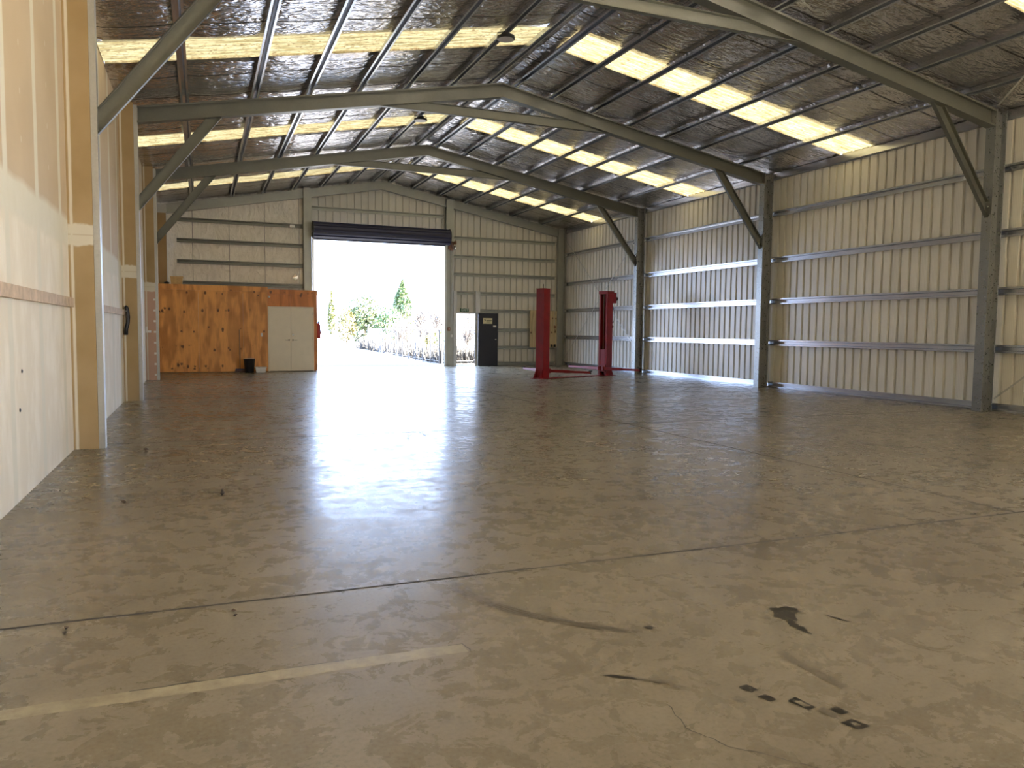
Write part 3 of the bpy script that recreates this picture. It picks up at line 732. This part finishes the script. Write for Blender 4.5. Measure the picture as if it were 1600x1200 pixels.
t = thing('exit_sign', 'green exit sign above the narrow open doorway', 'sign', (10.07, 30.29, 2.25))
b = MB(); b.box(9.885, 10.25, 30.262, 30.298, 2.245, 2.385); b.build('sign_case', 'green', t, bevel=.003)
cu = bpy.data.curves.new('lettering', 'FONT'); cu.body = 'EXIT'; cu.size = .15; cu.align_x = 'CENTER'; cu.align_y = 'CENTER'; cu.extrude = .001; cu.materials.append(M['white'])
tmp = bpy.data.objects.new('lettering', cu); C.objects.link(tmp); bpy.context.view_layer.update()
me = bpy.data.meshes.new_from_object(tmp.evaluated_get(bpy.context.evaluated_depsgraph_get())); bpy.data.objects.remove(tmp)
to = bpy.data.objects.new('lettering', me); C.objects.link(to); to.parent = t; to.matrix_parent_inverse = Matrix.Translation(-t.location); to.location = (10.075, 30.259, 2.315); to.rotation_euler = (math.radians(90), 0, 0)

# plywood board, conduit and sockets at the far right
t = thing('plywood_board', 'pale plywood switchboard panel on the far wall behind the red lift', 'board', (13.65, 30.3, .78))
b = MB(); b.box(13.0, 14.30, 30.235, 30.258, .78, 2.36); b.build('panel', 'ply_pale', t)
for i, (x, z, s_) in enumerate(((14.17, 1.66, .05), (14.02, .86, .045), (14.17, .86, .045))):
    b = MB(); b.box(x-s_, x+s_, 30.20, 30.235, z-s_*1.2, z+s_*1.2); b.build('power_outlet', 'blackplastic' if i else 'copper', t, bevel=.005)
b = MB(); b.tube([(14.10, 30.12, 5.36), (14.10, 30.12, 3.9), (14.12, 30.13, 2.4), (14.13, 30.205, 2.2), (14.135, 30.205, 1.76)], .016, 8)
tag(b.build('cable_conduit', 'cord'), 'thin pale conduit dropping down the far wall near the right corner', 'conduit')

# small fittings on the lined wall
b = MB(); b.tube([(3.18, 30.28, 5.36), (3.22, 30.20, 5.30), (3.22, 30.20, 5.20)], .012, 8); b.box(3.12, 3.30, 30.22, 30.29, 5.28, 5.38)
tag(b.build('beam_clamp', 'galv'), 'small metal clamp on the top girt left of the roller door', 'clamp')
b = MB(); b.poly([(3.22, 30.395, 3.40), (3.40, 30.39, 3.36), (3.43, 30.385, 3.50), (3.30, 30.36, 3.56)]); b.poly([(3.25, 30.38, 3.34), (3.33, 30.35, 3.30), (3.36, 30.39, 3.40)])
tag(b.build('torn_foil_flap', 'chrome'), 'small shiny torn flap on the blanket above the double door', 'torn flap')

# ================================================================== PLYWOOD ROOM
PY = 27.5
t = thing('plywood_room', 'brown plywood site room built in the far left corner', 'room', (1.2, PY, 0))
edges = [(-1.45, -.11, 'ply'), (-.11, 1.29, 'ply'), (1.29, 2.083, 'ply')]
for x0, x1, mt in edges:
    b = MB(); b.box(x0+.002, x1-.002, PY, PY+.018, .012, 2.71); b.build('wall_panel', mt, t)
b = MB(); b.box(2.083, 2.84, PY+.004, PY+.02, 2.235, 2.655); b.build('wall_panel', 'ply_red', t)
b = MB(); b.box(2.843, 3.73, PY+.004, PY+.02, 2.235, 2.655); b.build('wall_panel', 'ply_red', t)
b = MB(); b.box(3.62, 3.73, PY+.004, PY+.02, .012, 2.233); b.build('wall_panel', 'ply_red', t)
b = MB(); b.box(3.712, 3.73, PY+.021, 30.10, .012, 2.79); b.build('side_panel', 'ply_red', t)
b = MB(); b.box(-1.45, 2.085, PY-.02, PY+.018, 2.712, 2.89); b.build('cap_board', 'ply', t)
b = MB(); b.box(2.087, 3.735, PY-.016, PY+.02, 2.657, 2.81); b.build('cap_board', 'ply_red', t)
b = MB(); b.box(-1.45, 3.71, PY+.022, 30.10, 2.74, 2.80); b.build('roof_deck', 'ply', t)
t = thing('door_3', 'cream double door in the plywood room with two lever handles', 'door', (2.85, PY, 0), kind='structure')
b = MB(); b.box(2.085, 2.125, PY-.03, PY+.03, .006, 2.232); b.box(3.578, 3.618, PY-.03, PY+.03, .006, 2.232); b.box(2.125, 3.578, PY-.03, PY+.03, 2.195, 2.232); b.build('door_frame', 'cream', t, bevel=.003)
for x0, x1 in ((2.128, 2.838), (2.842, 3.575)):
    b = MB(); b.box(x0, x1, PY-.018, PY+.02, .022, 2.19); lf = b.build('door_leaf', 'cream', t, bevel=.003)
    sg = -1 if x0 < 2.5 else 1; hx = 2.84+sg*.065
    b = MB(); b.lathe([(.028, 0), (.028, .01), (.011, .012), (.011, .05)], (hx, PY-.018, 1.09), 16, (0, -1, 0)); b.tube([(hx, PY-.066, 1.09), (hx+sg*.06, PY-.068, 1.088), (hx+sg*.14, PY-.064, 1.09)], .010, 8); b.build('lever_handle', 'chrome', t, smooth=True)
b = MB(); b.lathe([(.034, 0), (.034, .012), (.02, .018)], (2.905, PY-.018, 1.265), 18, (0, -1, 0)); b.build('deadlock', 'chrome', t)
for z in (.3, 1.1, 1.95):
    b = MB(); b.tube([(3.577, PY-.034, z), (3.577, PY-.034, z+.1)], .007, 8); b.build('hinge', 'chrome', t)
t = thing('light_switch', 'white light switch on plywood left of the cream double door', 'switch', (1.88, PY, 1.26))
b = MB(); b.box(1.845, 1.918, PY-.012, PY-.001, 1.20, 1.318); b.build('plate', 'white', t, bevel=.003)
b = MB(); b.box(1.868, 1.895, PY-.018, PY-.0125, 1.24, 1.28); b.build('rocker', 'white', t)
t = thing('wall_lamp', 'tiny white fitting on plywood above the double door corner', 'fitting', (2.13, PY, 2.55))
b = MB(); b.lathe([(.035, 0), (.04, .02), (.03, .06), (.012, .075)], (2.13, PY+.004, 2.56), 14, (0, -1, -.2)); b.build('shade', 'white', t, smooth=True)
# things on and at the room
t = thing('wooden_tub', 'small yellow timber tub standing on top of the plywood room', 'tub', (-.75, 27.52, 2.892))
def taper(b, x0, x1, y0, y1, z0, z1, k, th):
    def ring(s_, z, i): 
        cx, cy_ = (x0+x1)/2, (y0+y1)/2; hx, hy = (x1-x0)/2*s_-i, (y1-y0)/2*s_-i
        return b.add([(cx-hx, cy_-hy, z), (cx+hx, cy_-hy, z), (cx+hx, cy_+hy, z), (cx-hx, cy_+hy, z)])
    a_, c_, d, e = ring(k, z0, 0), ring(1, z1, 0), ring(1, z1, th), ring(k, z0+th, th)
    b.quads(a_, c_); b.quads(c_, d); b.quads(d, e); b.f += [a_[::-1], e]; b.mi += [0, 0]
b = MB(); taper(b, -.94, -.56, 27.485, 27.79, 2.892, 3.14, .88, .015); b.build('tub_body', 'crate', t, bevel=.004)
b = MB(); taper(b, -.95, -.55, 27.48, 27.80, 3.12, 3.145, .995, .024); b.build('rim', 'crate', t)
t = thing('cable_reel', 'small black coil on top of the plywood room left of the yellow tub', 'coil', (-1.05, 27.6, 2.892))
b = MB(); b.lathe([(.03, 0), (.075, .01), (.085, .035), (.075, .06), (.03, .07)], (-1.05, 27.6, 2.892), 18); b.build('coil', 'blackplastic', t)
b = MB(); b.lathe([(.028, 0.002), (.028, .09)], (-1.05, 27.6, 2.892), 12); b.build('core', 'blackplastic', t)
# black bin
BX, BY = 1.44, 26.95
t = thing('black_bin', 'tall black plastic bin standing in front of the plywood wall', 'bin', (BX, BY, 0))
b = MB(); b.lathe([(.001, .004), (.135, .004), (.142, .02), (.178, .44), (.19, .445), (.19, .462), (.172, .462), (.138, .03), (.001, .028)], (BX, BY, 0), 28); b.build('bin_body', 'blackplastic', t, smooth=True)
b = MB(); b.tube([(BX-.19, BY, .44), (BX-.14, BY-.03, .475), (BX, BY-.05, .487), (BX+.14, BY-.03, .475), (BX+.19, BY, .44)], .006, 8); b.build('bail_handle', 'white', t)
t = thing('white_tub', 'low white plastic tub on the floor beside the black bin', 'tub', (1.79, 26.9, 0))
b = MB(); taper(b, 1.62, 1.97, 26.78, 27.02, .002, .185, .80, .006); b.build('tub_body', 'white', t, bevel=.004)
b = MB(); taper(b, 1.605, 1.985, 26.765, 27.035, .17, .19, .995, .022); b.build('rim', 'white', t)
b = MB(); b.box(1.70, 1.76, 26.762, 26.768, .165, .178); b.build('grip', 'greyplastic', t)
t = thing('broom', 'broom with a blue head leaning on the plywood wall left of the black bin', 'broom', (1.16, 27.2, 0))
b = MB(); b.tube([(1.158, 27.26, .10), (1.162, 27.46, 1.43)], .013, 10); b.build('handle', 'bark', t, smooth=True)
b = MB(); b.ext([(-.16, 0), (.16, 0), (.14, .05), (-.14, .05)], (1.158, 27.21, .068), (1, 0, 0), (0, 0, 1), (0, .07, 0)); b.build('head', 'blue', t, bevel=.006)
b = MB(); 
for i in range(16):
    for j in range(3):
        x = 1.158-.145+.0193*i; y = 27.22+.025*j; b.tube([(x, y, .07), (x+(i-8)*.004, y-.01, .002)], .006, 5)
b.build('bristles', 'blue', t)
t = thing('fire_extinguisher', 'dark red fire extinguisher hanging on the corner of the plywood room', 'extinguisher', (3.86, 28.2, 1.13))
b = MB(); b.lathe([(.001, 0), (.07, 0), (.085, .015), (.085, .44), (.07, .50), (.03, .535), (.022, .56)], (3.86, 28.2, 1.14), 24); b.build('cylinder', 'maroon', t, smooth=True)
b = MB(); b.lathe([(.022, 0), (.03, .02), (.03, .05)], (3.86, 28.2, 1.70), 14); b.bar((3.82, 28.2, 1.76), (3.95, 28.18, 1.785), .03, .014); b.build('valve', 'blackplastic', t)
b = MB(); b.tube([(3.88, 28.17, 1.73), (3.95, 28.12, 1.70), (3.955, 28.12, 1.50), (3.94, 28.13, 1.3)], .012, 8); b.build('hose', 'blackplastic', t, smooth=True)
b = MB(); b.box(3.731, 3.775, 28.17, 28.23, 1.45, 1.62); b.build('bracket', 'galv', t)

# ================================================================== HIGH BAY LAMPS
for (x, y, lab) in ((5.315, 13.66, 'round black high bay lamp hanging in the nearer roof bay'), (5.33, 19.72, 'round black high bay lamp hanging in the middle roof bay')):
    t = thing('high_bay_lamp', lab, 'lamp', (x, y, 6.9), 'round high bay lamps')
    z0 = 6.885
    b = MB(); b.lathe([(.158, 0), (.168, .005), (.168, .045), (.12, .055), (.09, .06), (.085, .105), (.03, .11)], (x, y, z0), 32); b.build('housing', 'blackplastic', t)
    b = MB(); b.lathe([(.001, -.001), (.148, -.001), (.15, .002)], (x, y, z0), 32); b.build('lens', 'greyplastic', t)
    b = MB(); b.tube([(x-.165, y, z0+.03), (x-.165, y, z0+.10), (x, y, z0+.145), (x+.165, y, z0+.10), (x+.165, y, z0+.03)], .008, 8); b.build('yoke', 'blackplastic', t)
    b = MB(); b.tube([(x, y, z0+.14), (x, y, zt(x)+.004)], .010, 8); b.build('hanger', 'blackplastic', t)

# ================================================================== TWO POST LIFT
P1, P2 = Vector((9.88, 21.95, 0)), Vector((12.74, 23.10, 0))
ux = (P2-P1).normalized(); vx = Vector((-ux.y, ux.x, 0)); Z = Vector((0, 0, 1))
t = thing('vehicle_lift', 'red two-post vehicle lift standing near the far right corner', 'vehicle lift', (P1+P2)/2)
def post(P, s, h):
    """s=+1: open side towards +ux"""
    u = ux*s
    b = MB(); hw = .165; dp = .27
    pr = [(dp, -hw+.055), (dp, -hw), (0, -hw), (0, hw), (dp, hw), (dp, hw-.055)]
    o_ = P-u*dp*.5+Z*.02
    b.ext(thick(pr, -.012 if s > 0 else .012), o_, u, vx*1.0, Z*h)
    col = b.build('post', 'red', t)
    b = MB(); b.ext([(-.16, -.25), (.32, -.25), (.32, .25), (-.16, .25)], P-u*dp*.5, u, vx, Z*.02); b.build('base_plate', 'red', t, bevel=.003)
    for q in (-.13, .13):                       # gussets on the back and the sides
        b = MB(); b.ext([(0, .02), (-.15, .02), (-.13, .05), (0, .32)], P-u*dp*.5+vx*q-vx*.005, u, Z, vx*.01); b.build('gusset', 'red', t)
    return o_, u, hw, dp
H1, H2 = 2.79, 2.83
o1, u1, hw, dp = post(P1, 1, H1)
o2, u2, _, _ = post(P2, -1, H2)
b = MB(); b.tube([o1+u1*.14+Z*2.78, o1+u1*.14+Z*2.93], .008, 8); b.lathe([(.03, 0), (.03, .01)], o1+u1*.14+Z*2.79, 12); b.build('cable_stud', 'blackplastic', t)
b = MB(); b.ext([(-.02, -.175), (.29, -.175), (.29, .175), (-.02, .175)], o1+Z*(H1-.012), u1, vx, Z*.014); b.build('top_plate', 'red', t)
b = MB(); b.ext([(-.05, -.19), (.30, -.19), (.30, .19), (-.05, .19)], o2+Z*(H2-.09), u2, vx, Z*.10); b.build('top_cap', 'red', t, bevel=.004)
# inner workings: cable, cylinder, carriage
for oo, uu in ((o1, u1), (o2, u2)):
    b = MB(); b.tube([oo+uu*.09+Z*.05, oo+uu*.09+Z*2.60], .035, 12); b.build('hydraulic_ram', 'blackplastic', t, smooth=True)
    b = MB(); b.tube([oo+uu*.19+vx*.05+Z*.1, oo+uu*.19+vx*.05+Z*2.74], .007, 8); b.build('steel_cable', 'galv', t)
    b = MB(); b.ext([(.10, -.10), (.275, -.10), (.275, .10), (.10, .10)], oo+Z*.12, uu, vx, Z*.75); b.ext([(.24, -.14), (.31, -.14), (.31, .14), (.24, .14)], oo+Z*.12, uu, vx, Z*.22)
    b.build('carriage', 'red_arm', t)
def arm(A, D, z):
    """telescopic swing arm from pivot A to tip D"""
    A, D = Vector(A), Vector(D); d = (D-A); L = d.length; d.normalize()
    b = MB(); b.bar(A, A+d*L*.5, .10, .09); b.lathe([(.07, -.07), (.07, .07)], A, 16); am = b.build('swing_arm', 'red_arm', t, bevel=.004)
    b = MB(); b.bar(A+d*L*.45, D, .075, .066); b.build('arm_extension', 'red_arm', am)
    b = MB(); b.lathe([(.02, -.05), (.02, .03), (.055, .035), (.06, .06), (.02, .06)], D, 16); b.build('lift_pad', 'blackplastic', am)
za = .245
def tip(u, v, z):
    d = fw + R_*((u-800)/F_PX) + U_*((600-v)/F_PX); k = (z-CAM_H)/d.z
    return Vector((0, 0, CAM_H)) + d*k
c1 = P1+ux*.19; c2 = P2-ux*.19
arm(c1+vx*.10+Z*za, (9.93, 23.55, za), za)
arm(c1-vx*.10+Z*za, (10.95, 20.75, za), za)
arm(c2+vx*.10+Z*za, (12.20, 24.75, za), za)
arm(c2-vx*.10+Z*za, (13.28, 21.70, za), za)
b = MB(); b.ext([(0, -.14), (1, -.14), (1, .14), (0, .14)], P1+ux*.19+Z*.004, (P2-P1)-ux*.38, vx, Z*.018); b.build('floor_cover', 'red', t)
# power unit on the outer side of the far post
b = MB(); bu = o2-u2*.0
b.ext([(-.30, -.10), (0, -.10), (0, .10), (-.30, .10)], bu+Z*2.44, u2, vx, Z*.36); pu = b.build('power_unit', 'red', t, bevel=.01)
b = MB(); b.lathe([(.001, 0), (.07, 0), (.07, .12), (.001, .12)], bu-u2*.30+Z*2.60, 18, -u2); b.build('motor', 'blackplastic', pu)
b = MB(); b.tube([bu-u2*.07+Z*2.44-vx*.05, bu-u2*.14+Z*2.3-vx*.09, bu-u2*.22+Z*2.0-vx*.10, bu-u2*.17+Z*1.8-vx*.08, bu-u2*.02+Z*1.72-vx*.05], .010, 8); b.build('hydraulic_hose', 'blackplastic', t, smooth=True)
b = MB(); b.lathe([(.001, 0), (.035, .01), (.05, .05), (.035, .09), (.001, .1)], bu-u2*.14+Z*1.60-vx*.05, 14); b.bar(bu-u2*.0+Z*1.62-vx*.05, bu-u2*.14+Z*1.65-vx*.05, .012, .012); b.build('release_handle', 'blackplastic', t)
b = MB(); b.ext([(0, 0), (-.09, .03), (-.09, .08), (0, .22)], bu+Z*1.36-vx*.06, u2, Z, vx*.12); b.tube([bu+Z*1.33, bu-u2*.13+Z*1.33], .008, 6); b.build('lock_box', 'red', t)

# ---- dark plugs in the left wall
for (y, z, lab) in ((7.79, 1.10, 'upper of two dark plugs in the left wall near the picture edge'), (7.665, .77, 'lower of two dark plugs in the left wall near the picture edge')):
    b = MB(); b.lathe([(.018, -.004), (.018, .004), (.010, .008)], (XW, y, z), 12, (1, 0, 0)); tag(b.build('wall_plug', 'blackplastic'), lab, 'wall plug', 'wall plugs')

# ---- dry crumbs on the floor
def gp(u, v): return tip(u, v, 0.0)
for i, (u, v, sz, lab) in enumerate(((103, 983, .014, 'dark dry leaf on the floor at the left picture edge by the joint'), (101, 991, .012, 'dry leaf crumb just in front of the leaf at the left edge'), (365, 955, .013, 'dark dry leaf on the floor above the mortar strip'), (367, 963, .012, 'dry leaf crumb just in front of the leaf above the mortar strip'),
        (193, 786, .024, 'dry leaf on the floor in front of the nearest left column'), (347, 773, .03, 'upright curled dry leaf on the floor left of the bright reflection'), (228, 704, .03, 'tiny dry leaf on the floor right of the nearest column base'))):
    p = gp(u, v); b = MB(); rr = random.Random(i+20)
    n = 7; ring = [p+Vector((math.cos(6.283*k/n)*sz*rr.uniform(.6, 1.2), math.sin(6.283*k/n)*sz*rr.uniform(.5, 1.1), .002+sz*rr.uniform(.05, .9))) for k in range(n)]
    base = b.add([(q.x*.3+p.x*.7, q.y*.3+p.y*.7, .001) for q in ring]); top_ = b.add(ring); b.quads(base, top_); ap = b.add([p+Vector((0, 0, sz*(1.2 if i != 5 else 1.9)))])[0]
    for k in range(n): b.f.append([top_[k], top_[(k+1) % n], ap]); b.mi.append(0)
    b.f.append(base[::-1]); b.mi.append(0)
    tag(b.build('dry_leaf', 'leafdry'), lab, 'dry leaf', 'dry leaves on the floor')

# ================================================================== OUTSIDE
b = MB(); b.poly([(-80, YB+.03, -.012), (120, YB+.03, -.012), (120, 260, -.012), (-80, 260, -.012)])
tag(b.build('ground', 'drive', fixn=False), 'pale sunlit gravel yard outside the roller door', 'ground', kind='structure')
b = MB(); b.poly([(9.75, YB+.1, -.004), (60, YB+.1, -.004), (60, 200, -.004), (40, 200, -.004), (13.4, 66, -.004), (10.3, 46, -.004)])
tag(b.build('grass_ground', 'drygrass', fixn=False), 'strip of dry grass ground behind the wire fence', 'grass ground', kind='structure')
b = MB()
for x0, x1, y0, y1 in ((XS+.1, 60, -60, YB+.02), (-60, XW-.1, -60, YB+.02), (XW-.1, XS+.1, -60, Y0)):
    b.poly([(x0, y0, -.012), (x1, y0, -.012), (x1, y1, -.012), (x0, y1, -.012)])
tag(b.build('ground', 'gravel', fixn=False), 'gravel yard around the sides of the shed', 'ground', kind='structure')

def fence(path, label, h=1.52, step=1.6):
    t = thing('wire_fence', label, 'fence', (path[0][0], path[0][1], 0), 'white wire fences outside')
    for p, q in zip(path[:-1], path[1:]):
        p, q = Vector((*p, 0)), Vector((*q, 0)); L = (q-p).length; n = max(1, round(L/step))
        for i in range(n+1):
            x = p.lerp(q, i/n); b = MB(); b.tube([x-Z*.05, x+Z*h], .028, 8); b.build('fence_post', 'fence', t)
    b = MB()
    for z in (h-.01, h*.52, .12):
        for p, q in zip(path[:-1], path[1:]): b.tube([(*p, z), (*q, z)], .02 if z > 1 else .008, 6)
    b.build('rail', 'fence', t)
    b = MB()
    for p, q in zip(path[:-1], path[1:]):
        p, q = Vector((*p, 0)), Vector((*q, 0)); L = (q-p).length; n = int(L/.8)
        for i in range(n):
            x = p.lerp(q, i/n); y_ = p.lerp(q, (i+.5)/n); b.tube([x+Z*.1, y_+Z*(h-.02)], .0022, 4); b.tube([y_+Z*.1, x+Z*(h-.02)], .0022, 4)
    b.build('wire_mesh', 'fence', t)
fence([(9.62, 32.4), (9.85, 40.0), (10.1, 46.0), (13.2, 66.0)], 'white wire fence running along the drive to the trees')
fence([(9.72, 32.35), (17.5, 32.6)], 'white wire fence seen through the exit doorway')

def leaves(b, n, centre, rad, sz, shape=None, seed=0):
    rr = random.Random(seed)
    for i in range(n):
        while True:
            p = Vector((rr.uniform(-1, 1), rr.uniform(-1, 1), rr.uniform(-1, 1)))
            if .12 < p.length < 1.0 and rr.random() < p.length**1.2: break
        if shape: p = shape(p)
        c = Vector(centre)+Vector((p.x*rad[0], p.y*rad[1], p.z*rad[2]))
        a_ = Vector((rr.gauss(0, 1), rr.gauss(0, 1), rr.gauss(0, 1))).normalized(); d = a_.orthogonal().normalized(); e = a_.cross(d); s_ = sz*rr.uniform(.6, 1.3)
        b.poly([c-d*s_, c+e*s_*.5, c+d*s_, c-e*s_*.5])
def cone(p):
    k = (1-(p.z+1)/2)**.8; return Vector((p.x*k, p.y*k, p.z))
def tree(name, label, x, y, ht, rad, mt, n=900, sz=.16, z0=.8, shape=None, seed=1, grp='trees beyond the fence', lobes=None, cat='tree', k=1.0):
    kz = lambda z: 1.5+(z-1.5)*k
    if k != 1.0: x, y, ht, rad, sz, z0 = x*k, y*k, kz(ht), rad*k, sz*k, max(.1, kz(z0)); lobes = lobes and [(a_*k, max(r*k*.8, kz(dz)), r*k) for a_, dz, r in lobes]
    t = thing(name, label, cat, (x, y, 0), grp)
    b = MB(); b.tube([(x, y, -.1), (x+.05, y, ht*.45), (x, y+.05, ht*.85)], .05*rad+.05, 8, .03); b.build('trunk', 'bark', t, smooth=True)
    b = MB()
    if lobes:
        for i, (dx, dz, r) in enumerate(lobes): leaves(b, n//len(lobes), (x+dx, y, dz), (r, r, r*.85), sz, shape, seed*31+i)
    else: leaves(b, n, (x, y, (z0+ht)/2), (rad, rad, (ht-z0)/2), sz, shape, seed)
    b.build('foliage', mt, t, fixn=False)
def bare(label, x, y, ht, spread, seed, n=110, k=1.0):
    x, y, ht = x*k, y*k, 1.5+(ht-1.5)*k
    t = thing('bare_tree', label, 'tree', (x, y, 0), 'trees beyond the fence'); rr = random.Random(seed); b = MB(); tw = MB()
    b.tube([(x, y, -.1), (x+.1, y, ht*.3), (x+.05, y, ht*.55)], .11, 8, .05)
    for i in range(n):
        z = ht*rr.uniform(.12, .55); a_ = rr.uniform(0, 6.28); p = Vector((x+rr.uniform(-.1, .1), y, z)); el = rr.uniform(.5, 1.35); L = ht*rr.uniform(.25, .48)*spread
        d = Vector((math.cos(a_)*math.cos(el), math.sin(a_)*math.cos(el), math.sin(el))); q = p+d*L*.55; q2 = p+d*L+Vector((rr.uniform(-.2, .2), 0, rr.uniform(-.1, .3)))
        (b if i < 20 else tw).tube([p, q, q2], .035 if i < 20 else .016, 4, .006)
        for j in range(7):
            s_ = p.lerp(q2, rr.uniform(.35, 1)); e = s_+Vector((rr.gauss(0, .25), rr.gauss(0, .25), rr.gauss(.12, .22)))*L*.6; tw.tube([s_, e], .010, 3, .004)
    b.build('trunk', 'bark', t); tw.build('twigs', 'twig', t, fixn=False)
Yt = 70
tree('cypress_tree', 'slim lime green cypress far left in the doorway view', 10.75, Yt, 4.95, .55, 'leaf_lime', 900, .12, .9, cone, 2)
tree('golden_shrub', 'bushy golden shrub right of the slim cypress', 11.95, Yt-1, 3.35, .85, 'leaf_gold', 700, .13, .2, None, 3, cat='shrub', k=.90)
tree('broad_tree', 'big rounded green tree in the middle of the doorway view', 14.1, Yt+2, 4.9, 1.8, 'leaf_green', 2600, .17, .5, None, 4, lobes=[(0, 3.3, 1.6), (-.9, 2.3, 1.3), (.9, 2.2, 1.4), (0, 1.3, 1.6), (.3, 2.6, 1.7)], k=1.08)
tree('broad_tree', 'smaller dark green tree right of the big rounded one', 16.2, Yt+1, 4.0, 1.1, 'leaf_dark', 1400, .15, .5, None, 5, lobes=[(0, 2.9, 1.0), (-.5, 2.0, 1.0), (.5, 1.8, 1.1), (0, 1.0, 1.2)], k=.95)
tree('conifer_tree', 'tall pointed green conifer, highest tree in the doorway view', 17.7, Yt+2, 6.25, 1.35, 'leaf_dark', 2000, .16, 2.4, cone, 6, k=1.25)
tree('yellow_shrub', 'pale yellow green bush below the tall conifer', 17.0, Yt-2, 3.0, .9, 'leaf_lime', 600, .14, .4, None, 7, cat='shrub', k=.84)
bare('bare pinkish brown tree in front of the tall conifer', 18.7, Yt-1, 4.4, 1.0, 8, 170, 1.02)
bare('bare twiggy tree at the right edge of the roller doorway', 20.6, Yt, 4.9, 1.1, 9, 130, .86)
bare('bare twiggy tree between the cypress and the rounded tree', 13.0, Yt+4, 4.4, 1.0, 10, 80, 1.22)
bare('bare twiggy tree seen through the exit doorway', 22.6, Yt-3, 4.3, 1.2, 12, 110, 1.1)
tree('yellow_shrub', 'yellow green bush seen through the exit doorway', 23.9, Yt-4, 2.9, .9, 'leaf_lime', 600, .14, .6, None, 13, cat='shrub', k=.8)
tree('golden_shrub', 'small conical golden shrub at the fence on the right', 10.35, 36.8, 1.30, .40, 'leaf_gold', 700, .045, .02, cone, 14, 'shrubs at the fence', cat='shrub')
tree('pale_shrub', 'pale green low shrub behind the golden cone at the fence', 11.35, 38.0, 1.45, .95, 'leaf_lime', 900, .06, .3, None, 15, 'shrubs at the fence', cat='shrub')
tree('pale_shrub', 'low golden bush halfway along the drive fence', 11.7, 51.5, .95, .55, 'leaf_gold', 500, .07, .1, None, 16, 'shrubs at the fence', cat='shrub')
for i, (x, y, ht, lab) in enumerate(((12.3, 43.0, 1.7, 'leafless grey shrub behind the fence, nearest of its row'), (12.0, 49.0, 1.9, 'leafless grey shrub behind the fence, second of its row'), (13.6, 55.0, 2.1, 'leafless grey shrub behind the fence, third of its row'), (17.5, 52.0, 2.0, 'leafless grey shrub seen low through the exit doorway'))):
    bare(lab, x, y, ht, 1.5, 40+i, 90)
b = MB(); rr = random.Random(77)
for i in range(9000):
    s_ = rr.random()**1.3
    if rr.random() < .6: x, y = 9.85+rr.uniform(-.02, 1.5)+s_*1.4, 32.8+s_*28
    else: x, y = rr.uniform(9.9, 15), rr.uniform(32.8, 35.5)
    h = rr.uniform(.25, .95); a_ = rr.uniform(0, 6.28); d = Vector((math.cos(a_), math.sin(a_), 0))*.018*(1+s_); p = Vector((x, y, -.01)); q = p+Vector((rr.gauss(0, .12), rr.gauss(0, .12), h))
    b.f.append(b.add([p-d, p+d, q])); b.mi.append(0)
o = b.build('dry_grass', 'grass', fixn=False); tag(o, 'tall dry grass growing along the white wire fence', 'grass', kind='stuff')
t = thing('outbuilding', 'small white outbuilding far away below the slim cypress', 'building', (12.4, 82, 0))
b = MB(); b.box(11.9, 13.0, 80, 84, -.02, 1.9); b.build('wall', 'wallwhite', t)
b = MB(); b.ext([(11.8, 1.9), (13.1, 1.9), (12.9, 2.15), (12.0, 2.15)], (0, 79.8, 0), (1, 0, 0), (0, 0, 1), (0, 4.6, 0)); b.build('roof', 'greyplastic', t)
